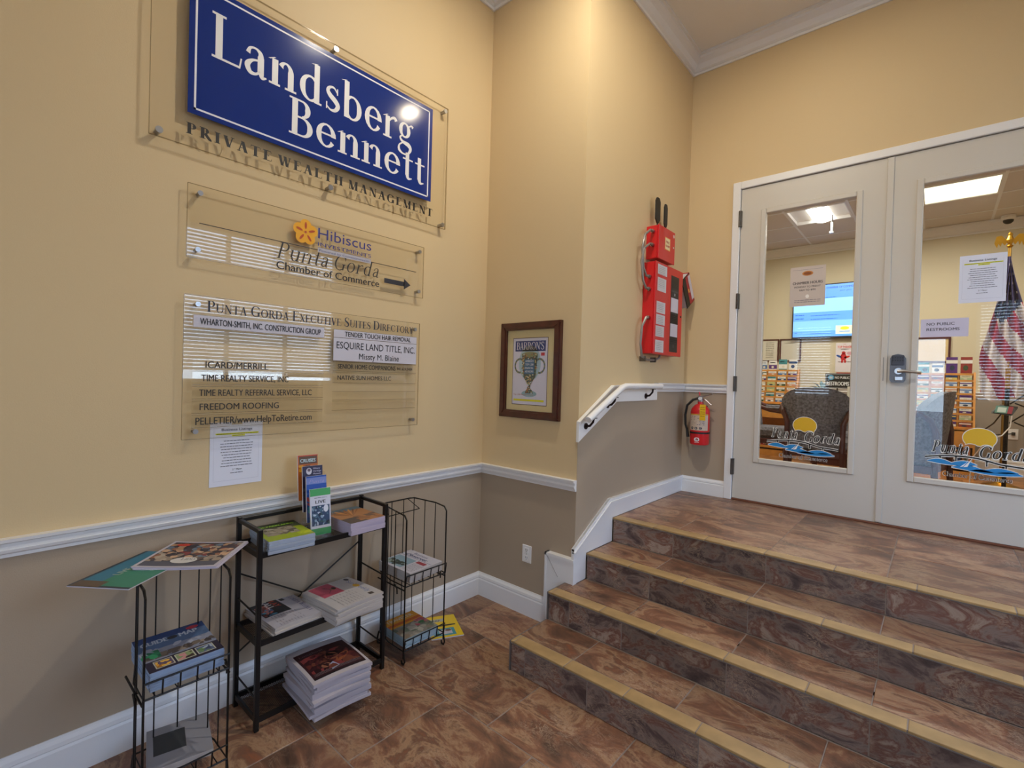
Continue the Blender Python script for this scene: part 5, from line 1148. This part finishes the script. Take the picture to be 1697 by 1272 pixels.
# ------------------------------------------------------------------ magazines and newspapers
def slab(w, l, th, amp, kind, seed, nx=8, ny=5):
    """paper block with a soft curve; origin at the lower centre"""
    R2 = random.Random(seed)
    def zz(u, v):
        if kind == 'news': return amp*(sin(u*pi)*.5+.5*sin(v*pi*1.3+.4))
        if kind == 'sag': return amp*(1-(2*u-1)**2)
        if kind == 'lift': return amp*(v**2)
        return 0
    mb = MB(); top = []; bot = []
    for j in range(ny+1):
        for i in range(nx+1):
            u, v = i/nx, j/ny; z = zz(u, v); top.append(((u-.5)*w, (v-.5)*l, z+th)); bot.append(((u-.5)*w, (v-.5)*l, z))
    n = nx+1; o = len(top); f = []
    for j in range(ny):
        for i in range(nx): a = j*n+i; f.append((a, a+1, a+n+1, a+n)); f.append((o+a, o+a+n, o+a+n+1, o+a+1))
    for i in range(nx): f.append((i, o+i, o+i+1, i+1)); a = ny*n+i; f.append((a, a+1, o+a+1, o+a))
    for j in range(ny): a = j*n; f.append((a, a+n, o+a+n, o+a)); b = j*n+nx; f.append((b, o+b, o+b+n, b+n))
    mb.add(top+bot, f); return mb, zz
def bend(pr, w, l, th, zz):
    """flat print wrapped onto the curved top; (u, v) in 0..w, 0..l"""
    out = MB(); out.cols = []; N = 8
    for pts, c, lv in pr.p:
        us = [q[0] for q in pts]; vs = [q[1] for q in pts]
        if len(pts) == 4 and (max(us)-min(us) > w/N or max(vs)-min(vs) > l/N) and pts[0][1] == pts[1][1] and pts[1][0] == pts[2][0]:
            cu_ = sorted({min(us), max(us), *[w*k/8 for k in range(9) if min(us) < w*k/8 < max(us)]}); cv_ = sorted({min(vs), max(vs), *[l*k/5 for k in range(6) if min(vs) < l*k/5 < max(vs)]})
            qs = [[(a, c2), (b, c2), (b, d2), (a, d2)] for a, b in zip(cu_[:-1], cu_[1:]) for c2, d2 in zip(cv_[:-1], cv_[1:])]
        else:
            ar = sum(pts[i][0]*pts[(i+1) % len(pts)][1]-pts[(i+1) % len(pts)][0]*pts[i][1] for i in range(len(pts))); qs = [pts if ar > 0 else pts[::-1]]
        for q in qs:
            out.add([(a-w/2, b-l/2, zbi(zz, a/w, b/l)+th+.0004+pr.dz*(lv+1)) for a, b in q], [tuple(range(len(q)))]); out.cols.append(c)
    return out
def zbi(zz, u, v, nx=8, ny=5):      # height of the faceted surface
    u = min(max(u, 0), 1); v = min(max(v, 0), 1); i = min(int(u*nx), nx-1); j = min(int(v*ny), ny-1); a = u*nx-i; b = v*ny-j
    f = lambda p, q: zz(p/nx, q/ny)
    return f(i, j)*(1-a)*(1-b)+f(i+1, j)*a*(1-b)+f(i, j+1)*(1-a)*b+f(i+1, j+1)*a*b
def stack(name, cat, label_top, label_rest, group, x, y, z, rot, w, l, th, n, pr, pm, amp=0, kind='flat', jit=.003, jr=1.2, seed=1, tilt=None, rim=None):
    R2 = random.Random(seed)
    for k in range(n):
        top = k == n-1; dx, dy, dr = (0, 0, 0) if top else (R2.uniform(-jit, jit), R2.uniform(-jit, jit), R2.uniform(-jr, jr))
        Mx = TR((x+dx, y+dy, z+k*th)) @ RZ(rot+dr)
        if tilt: Mx = Mx @ Matrix.Rotation(radians(tilt), 4, 'X')
        t_ = th-.0006; mb, zz = slab(w, l, t_, amp, kind, seed)
        if top:
            t = thing(name, label_top, cat, M4=Mx, group=group); part('pages', mb, pm, t, local=True)
            part('cover', bend(pr, w, l, t_, zz), PRINT, t, local=True, smooth=False)
            if w > .15:
                e = MB()
                for q in ((-w/2-.0008, -w/2, -l/2, l/2), ): pass
        else:
            me = mesh_of(name, mb, pm); lr = label_rest+(', '+ORD[n-1-k]+' from top' if n > 2 else ''); o = bpy.data.objects.new(name, me); COL.objects.link(o); o.matrix_world = Mx; setp(o, lr, cat, group)
# --- green park guide, top shelf left
def base_cover(w, l, c): p = Print(.00015); p.rect(0, w, 0, l, c); return p
zt = SHZ[0]-.002
p = base_cover(.205, .265, '8fa01e'); w, l = .205, .265
p.rect(0, w, l*.72, l, '27301c', 1); p.blobs(0, w, l*.62, l*.9, ['2f3b22', '1f2a18', '3b4a2a', '4a5236'], 30, .03, 2, 1.2); p.blobs(w*.1, w*.8, l*.25, l*.72, ['8a8273', 'a49c8c', '6e6656', '948a7a', '5a5346'], 60, .028, 3, 2)
p.text('THE PARKLANDS', w*.06, l*.80, .020, w*.85, '9ed33a', bold=.03, lv=3); p.ell(.02, l*.9, .018, .02, '2f8f3c', 3); p.blobs(w*.7, w, l*.1, l*.3, ['b6c01c', 'a2b41a', 'c2c832'], 10, .03, 4, 2)
stack('magazine', 'magazine', 'green and lime covered magazine topping the left stack of the top shelf', 'magazine beneath the lime green one on the top shelf', 'magazines in the lime green stack', -2.325, 1.028, zt, 86, w, l, .0075, 8, p, mat('cool_pages', 'a9b2c0', .7), jit=.004, seed=3)
# --- sand coloured magazines, top shelf right
w, l = .205, .27; p = base_cover(w, l, 'a5744a'); p.rect(0, w, l*.8, l, '5b6d78', 1); p.greek(.06, w*.9, l*.86, .012, '8fa6b0', R_)
for i in range(14):
    a = radians(18+i*9); c0 = (w*.42, l*.42); p.poly([(c0[0], c0[1]), (c0[0]+.17*cos(a), c0[1]+.13*sin(a)), (c0[0]+.17*cos(a+.07), c0[1]+.13*sin(a+.07))], ['c98a4c', '8c5a34', '6b4a35'][i % 3], 2) if c0[0]+.17*cos(a) < w and c0[0]+.17*cos(a) > 0 else None
p.rect(0, w*.5, 0, l*.34, '4a3e36', 2); p.blobs(w*.35, w, l*.03, l*.4, ['a9703f', '8a5c38', '6a5040'], 16, .03, 5, 2.5)
stack('magazine', 'magazine', 'sandy orange covered magazine topping the right stack of the top shelf', 'thick magazine under the sandy orange one on the top shelf', 'magazines in the sandy stack', -2.325, 1.405, zt, 92, w, l, .0125, 5, p, mat('lilac_pages', 'b9adc0', .7), jit=.002, seed=5)
# --- newspapers on the middle shelf
zm_ = SHZ[1]-.002
w, l = .31, .235; p = base_cover(w, l, 'aeaab2')
p.serif('FLORIDA WEEKLY', w*.10, l*.83, l*.11, w*.74, c='2f3670', lv=1, sp=.05, small=.78); p.rect(w*.12, w*.22, l*.64, l*.73, '1d1d1f', 1); p.rect(.0, w*.62, l*.06, l*.60, '1b1d24', 1); p.text('PLAY', w*.06, l*.42, .030, .10, 'b8432c', bold=.05, lv=2); p.text('BALL', w*.04, l*.28, .032, .11, 'd9d6d6', bold=.05, lv=2)
p.blobs(w*.2, w*.6, l*.08, l*.32, ['2b5a86', '3f86a6', 'b4665a', '1d2c48', '7a3c34'], 34, .03, 7, 1.5)
for i in range(4):
    for k in range(9): p.greek(w*.66+i*.026 if False else w*(.65+.085*i), w*(.65+.085*i)+.021, l*(.62-.06*k), .004, '77747c', R_)
# rotated: text runs along world +x
stack('newspaper', 'newspaper', 'weekly newspaper with a dark baseball photo on the middle shelf, left pile', 'newspaper below the baseball one, left pile of middle shelf', 'newspapers in the left middle pile', -2.375+.0, 1.065, zm_, 4, w, l, .0085, 5, p, NEWS, amp=.008, kind='news', jit=.008, jr=3, seed=8)
w, l = .30, .275; p = base_cover(w, l, 'b4aeac')
p.text('SunWeekly', w*.18, l*.80, l*.11, w*.62, '6a78a0', lv=1); p.ell(w*.45, l*.83, .022, .016, 'd6a638', 2); p.rect(w*.84, w*.92, l*.76, l*.86, '40342f', 1); p.ell(w*.10, l*.88, .018, .012, '2b2b33', 2)
p.rect(w*.02, w*.52, l*.10, l*.52, 'b04a5e', 1)
p.poly([(w*.08, l*.14), (w*.44, l*.12), (w*.40, l*.3), (w*.30, l*.40), (w*.16, l*.34)], '2c3f40', 2); p.ell(w*.30, l*.43, .014, .017, '8a5f4c', 3); p.ell(w*.28, l*.46, .016, .01, '1d1a1c', 3.2)
for i in range(4):
    for k in range(8): p.greek(w*(.56+.105*i), w*(.56+.105*i)+.026, l*(.62-.065*k), .004, '7f7a7c', R_)
stack('newspaper', 'newspaper', 'newspaper with pink portrait photo on the middle shelf, right pile', 'newspaper under the pink portrait one in the right pile', 'newspapers in the right middle pile', -2.275, 1.325, zm_, 6, w, l, .011, 7, p, NEWS, amp=.008, kind='news', jit=.006, jr=2.5, seed=9)
# --- big pile on the bottom shelf
w, l = .275, .33; p = base_cover(w, l, 'b7aeb0'); p.rect(w*.06, w*.96, l*.08, l*.86, '35171c', 1); p.rect(w*.06, w*.96, l*.08, l*.12, '20161a', 1.5)
p.blobs(w*.1, w*.92, l*.2, l*.7, ['4a1f22', '5e2a26', '6a3a2c', '2a1418', '7a3434'], 60, .04, 12, 2); p.ell(w*.36, l*.36, .03, .035, '2c1a14', 3); p.ell(w*.37, l*.31, .022, .02, '8a5a44', 3.2); p.ell(w*.56, l*.50, .03, .035, '7a4a38', 3); p.ell(w*.60, l*.56, .03, .02, '1a1010', 3.4); p.poly([(w*.4, l*.16), (w*.55, l*.2), (w*.5, l*.34), (w*.42, l*.30)], '9aa0b8', 3.5); p.ell(w*.7, l*.4, .05, .02, '8a4c30', 3.6, rot=.7)
p.serif('Longboat', w*.12, l*.74, l*.055, w*.42, c='7d6668', lv=4); [p.rect(w*.1, w*.92, l*(.155+.022*i), l*(.158+.022*i), 'a79a9a', 4) for i in range(3)]
stack('newspaper', 'newspaper', 'newspaper with dark red cover photo topping the tall pile at the bottom', 'folded newspaper in the tall pile on the bottom shelf', 'newspapers in the tall bottom pile', -2.175, 1.195, SHZ[2]-.002, 86, w, l, .0150, 11, p, mat('newsprint_cool', 'b2a9ae', .85), amp=.010, kind='news', jit=.010, jr=3.0, seed=12)
# --- right wire rack, upper basket
w, l = .285, .235; p = base_cover(w, l, 'b9b6c0'); p.rect(w*.02, w*.98, l*.66, l*.67, '25306a', 1); p.text('Business', w*.25, l*.84, l*.10, w*.42, '2a3570', bold=.0, lv=1); p.text('Observer', w*.12, l*.70, l*.12, w*.66, '1f2b5e', bold=.05, lv=1); p.rect(w*.04, w*.60, l*.08, l*.60, '7d97a6', 1); p.blobs(w*.05, w*.58, l*.08, l*.36, ['2d3a34', '4a5a4c', '8a9690', '1f2a2a'], 30, .025, 21, 1.5); p.rect(w*.64, w*.9, l*.5, l*.62, '8f3440', 1)
for k in range(8): p.greek(w*.64, w*.95, l*(.44-.05*k), .004, '77747c', R_)
stack('newspaper', 'newspaper', 'business newspaper with blue masthead in the upper basket of the right wire rack', 'newspaper under the blue masthead one in the right wire rack', 'newspapers in the right wire rack', -2.30, 1.770, .4405, 2, w, l, .009, 6, p, NEWS, amp=.006, kind='lift', jit=.002, jr=.8, seed=14)
# --- right wire rack, lower basket
w, l = .225, .25; p = base_cover(w, l, 'c98a18'); p.rect(0, w, 0, l*.55, '79746c', 1); p.blobs(0, w, 0, l*.55, ['8a8478', '5f6a5a', '9a9488', '4f5a4a', '7a6a5a'], 50, .03, 23, 1.5); p.text('TRAVELER', w*.08, l*.80, .032, w*.8, 'c9b79a', bold=.05, lv=3); p.rect(0, w, l*.62, l*.72, 'b3541a', 2); p.ell(w*.8, l*.4, .02, .012, '2f6a3a', 4); p.blobs(w*.6, w, l*.3, l*.6, ['a8485a', 'b86a6a'], 6, .03, 24, 3)
stack('magazine', 'magazine', 'orange headed travel magazine in the lower basket of the right wire rack', 'magazine beneath the orange headed one in the lower wire basket', 'magazines in the lower right wire basket', -2.28, 1.755, .086, 89, w, l, .010, 5, p, mat('blue_pages', '9fb4bd', .6), amp=0, jit=.002, jr=.8, seed=15)
w, l = .20, .27; p = base_cover(w, l, 'd9b60f'); p.rect(w*.06, w*.9, l*.5, l*.56, '3a3a2a', 1); p.rect(w*.15, w*.6, l*.72, l*.86, 'a9a79a', 1); p.text('MAP', w*.2, l*.74, .022, None, '4a4a44', bold=.03, lv=2); p.rect(w*.12, w*.8, l*.08, l*.40, '3f8a92', 1); p.rect(w*.3, w*.7, l*.14, l*.34, 'b9b4bc', 2); p.ell(w*.6, l*.3, .02, .012, '6a4a3a', 3)
stack('magazine', 'magazine', 'bright yellow covered guide lying on the floor behind the right wire rack', '', 'guides on the floor', -2.31, 2.045, .0006, 62, w, l, .006, 1, p, PAGE, seed=16)
# --- left wire rack: guide maps in the middle basket
w, l = .238, .265; p = base_cover(w, l, '7f8596'); p.rect(0, w, l*.84, l, '17386e', 1); p.rect(0, w, l*.60, l*.84, '4a6489', 1); p.text('GUIDE', w*.07, l*.74, .030, w*.36, 'aab4c4', bold=.055, lv=3); p.ell(w*.50, l*.79, .018, .012, '1c2430', 3); p.text('MAP', w*.60, l*.74, .030, w*.26, 'aab4c4', bold=.055, lv=3); p.ell(w*.82, l*.90, .022, .012, 'a8283c', 3)
p.blobs(0, w, l*.40, l*.66, ['8a90a2', '9da2b2', '767c90'], 26, .03, 31, 2); p.blobs(0, w, l*.34, l*.48, ['5a4f48', '6d6258', '8a7f74', '463e3c'], 30, .022, 32, 2.4); p.blobs(0, w*.25, l*.36, l*.58, ['1f6a4a', '2d8a5c', '1b5a44'], 14, .022, 33, 3); p.rect(0, w, 0, l*.30, '272236', 3.4)
for i in range(3):
    p.rect(w*(.10+.28*i), w*(.35+.28*i), l*.06, l*.27, 'b9b8a4', 4); p.rect(w*(.115+.28*i), w*(.335+.28*i), l*.075, l*.255, ['5a4a66', '8a9a6a', '5a6a8a'][i], 4.5); p.blobs(w*(.12+.28*i), w*(.33+.28*i), l*.08, l*.24, [['d99a2c', 'a8701f', 'e0b04a'], ['c98a8a', 'd9b0a0', '3a2a2a'], ['9aa6b8', '3f4a66', '6a8a5a']][i], 8, .018, 40+i, 5)
stack('magazine', 'magazine', 'blue guide map magazine topping the stack in the left wire rack', 'pale edged magazine under the blue guide map one', 'guide maps in the left wire rack', -2.19, .578, .4405, 90, w, l, .0085, 8, p, mat('blue_pages2', '8fa3c0', .6), amp=.012, kind='lift', jit=.002, jr=.6, seed=17)
w, l = .21, .25; p = base_cover(w, l, '8b8a90'); p.rect(w*.1, w*.6, l*.3, l*.8, '33363a', 1); [p.greek(w*.14, w*.56, l*(.36+.07*i), .005, '9a9aa0', R_) for i in range(6)]
stack('newspaper', 'newspaper', 'grey printed paper lying in the bottom basket of the left wire rack', 'paper below the grey printed one in the bottom basket', 'papers in the bottom left basket', -2.23, .60, .086, 78, w, l, .008, 3, p, NEWS, seed=18)
# --- on top of the left wire rack
w, l = .34, .225; p = Print(.0003); p.rect(0, w, 0, l, '26323c'); p.rect(.012, w, 0, l*.62, '2e7a62', 1); p.rect(.012, w, l*.62, l*.94, '2d6f88', 1); p.rect(w*.0, w*.14, l*.5, l*.96, '5a4630', 2); p.text('LIVE MORE', w*.30, l*.56, .028, w*.5, 'a4b4a8', bold=.02, lv=3); p.text('HERE', w*.45, l*.16, .018, None, '8fb0a0', bold=.03, lv=3)
stack('magazine', 'magazine', 'teal green brochure magazine jutting left from the top of the left wire rack', '', 'magazines lying on the left wire rack', -2.262, .462, .8215, 128, w, l, .004, 1, p, PAGE, seed=19)
w, l = .30, .285; p = Print(.0003); p.rect(0, w, 0, l, 'b8b2ba'); p.rect(.012, w-.012, .012, l-.012, '3b3036', 1); p.rect(.012, w-.012, .012, l*.22, '4a4a56', 1.5)
p.blobs(.012, w-.012, l*.3, l*.92, ['8a5a3c', '6a3a2c', 'a8805c', '3a2a2c', 'c09a78', '7a2a26', '5a6a7a', '2a2026', '9a8a74'], 110, .026, 51, 2); p.blobs(.012, w-.012, l*.2, l*.5, ['9a8a78', '8a7a68', 'a89a86', '5a4a44'], 30, .03, 52, 3.5); p.ell(w*.20, l*.84, .026, .014, 'b8321c', 6)
p.ell(w*.5, l*.24, .048, .032, 'c9c6c2', 6); p.serif('LIDO', w*.455, l*.24, .018, .05, c='3a4048', lv=7)
stack('magazine', 'magazine', 'photo covered magazine topping the left wire rack with a white oval logo', 'plain white magazine under the photo covered one on the left wire rack', 'magazines lying on the left wire rack', -2.262, .647, .8275, 47, w, l, .005, 2, p, mat('lilac_white', 'c4bccb', .7), amp=-.004, kind='sag', jit=.006, jr=3, seed=20)

# ------------------------------------------------------------------ brochure holder and its four leaflets
HM = TR((-2.335, 1.205, SHZ[0]-.001)) @ RZ(84)      # local x along the shelf, local y to the wall
bh = thing('brochure_holder', 'clear acrylic four-tier leaflet holder on the top shelf', 'holder', M4=HM)
hw = .056
def hp(nm, *b): return part(nm, MB().box(*b), ACR, bh, local=True)
for s in (-1, 1):
    part('side_wall', MB().prism([(s*hw-.001, -.075, 0), (s*hw-.001, .075, 0), (s*hw-.001, .085, .30), (s*hw-.001, .055, .30), (s*hw-.001, .015, .22), (s*hw-.001, -.03, .15), (s*hw-.001, -.078, .09)], (.002, 0, 0)), ACR, bh, local=True)
hp('base', -hw, hw, -.075, .075, 0, .002); hp('front_wall', -hw, hw, -.077, -.075, 0, .085); hp('back_wall', -hw, hw, .080, .082, 0, .33)
for yy, zz_ in ((-.037, .14), (.001, .20), (.04, .27)): hp('tier_divider', -hw, hw, yy-.001, yy+.001, .002, zz_)
LF = [(-.056, .012, .0, .225, 'green and white leaflet with a blue group photo, front of the acrylic holder', 0), (-.018, .07, -.006, .225, 'blue leaflet second from the front in the acrylic holder', 1), (.020, .115, -.012, .225, 'dark purple leaflet with a white portrait in the acrylic holder', 2), (.060, .165, -.022, .225, 'orange cruises leaflet at the back of the acrylic holder', 3)]
for y0, z0, dx, h, lab_, k in LF:
    Mx = HM @ TR((dx, y0, z0)) @ Matrix.Rotation(radians(-7), 4, 'X')
    t = thing('leaflet', lab_, 'leaflet', M4=Mx, group='leaflets in the acrylic holder'); w2 = .050
    part('pages', MB().box(-w2, w2, -.005, .005, 0, h), WHITE, t, local=True)
    p = Print(.0003); a, b = -w2, w2
    if k == 0:
        p.rect(a, b, 0, h, 'd3d4e2'); p.rect(a, b, h-.035, h, '46a35c', 1); p.rect(a, b, 0, .032, '3f9a5a', 1); p.greek(-.03, .03, h-.014, .006, '1d5a30', R_); p.greek(-.035, .038, h-.028, .006, '1d5a30', R_); p.greek(-.03, .03, h-.047, .004, '6a6a8a', R_)
        p.text('LIVE', 0, h-.072, .016, .05, '15151d', bold=.04, lv=1, align='c'); p.rect(a+.006, b-.006, .045, h-.082, '33486a', 1); p.blobs(a+.006, b-.006, .045, h-.085, ['2b3d5c', '4a6a80', 'b8c4d8', '1f2c44', '8aa0b8', '3a5a5a'], 60, .012, 61, 1.5); p.ell(.026, h-.10, .012, .018, 'd8dae6', 3)
    elif k == 1:
        p.rect(a, b, 0, h, '1e4fa8'); p.rect(a, b, h-.04, h-.008, '7688c8', 1); p.serif('Punta', 0, h-.034, .016, .075, c='b8a4d0', lv=2, align='c', sh=.3, wt=.5); p.blobs(a, b, h-.09, h-.055, ['b03a2c', 'd8d0d0', '3f6ac0', 'c97a3a'], 14, .012, 62, 2); p.blobs(a, b, .02, h-.10, ['2f8a9a', '3f9ab0', 'b04a4a', '6ab0b0'], 24, .014, 63, 2)
    elif k == 2:
        p.rect(a, b, 0, h, '221f44'); p.ell(-.018, h-.026, .014, .017, 'cfcad6', 1); p.ell(-.018, h-.02, .008, .008, '6a5a66', 2)
        for i, tx in enumerate(('Military', 'Heritage', 'Museum')): p.text(tx, .003, h-.018-.013*i, .0085, None, 'c9c6de', bold=.01, lv=2)
        p.blobs(a, b, .02, h-.08, ['4a4a5a', '8a8a96', '2a2a3a'], 20, .014, 64, 2)
    else:
        p.rect(a, b, 0, h, 'b8601c'); p.rect(a+.006, b-.004, h-.045, h-.006, '5a3f2c', 1); p.rect(a, b, h-.006, h, 'b8421c', 1); p.text('CRUISES', 0, h-.036, .018, .075, 'c4dce0', bold=.04, lv=2, align='c'); p.blobs(a, b, .02, h-.05, ['d99a1c', 'c9701a', '6a3a1c', 'e0b83a'], 24, .016, 65, 2)
    pprint('cover', p, (0, -.0053, 0), (1, 0, 0), (0, 0, 1), (0, -1, 0), t, local=True)
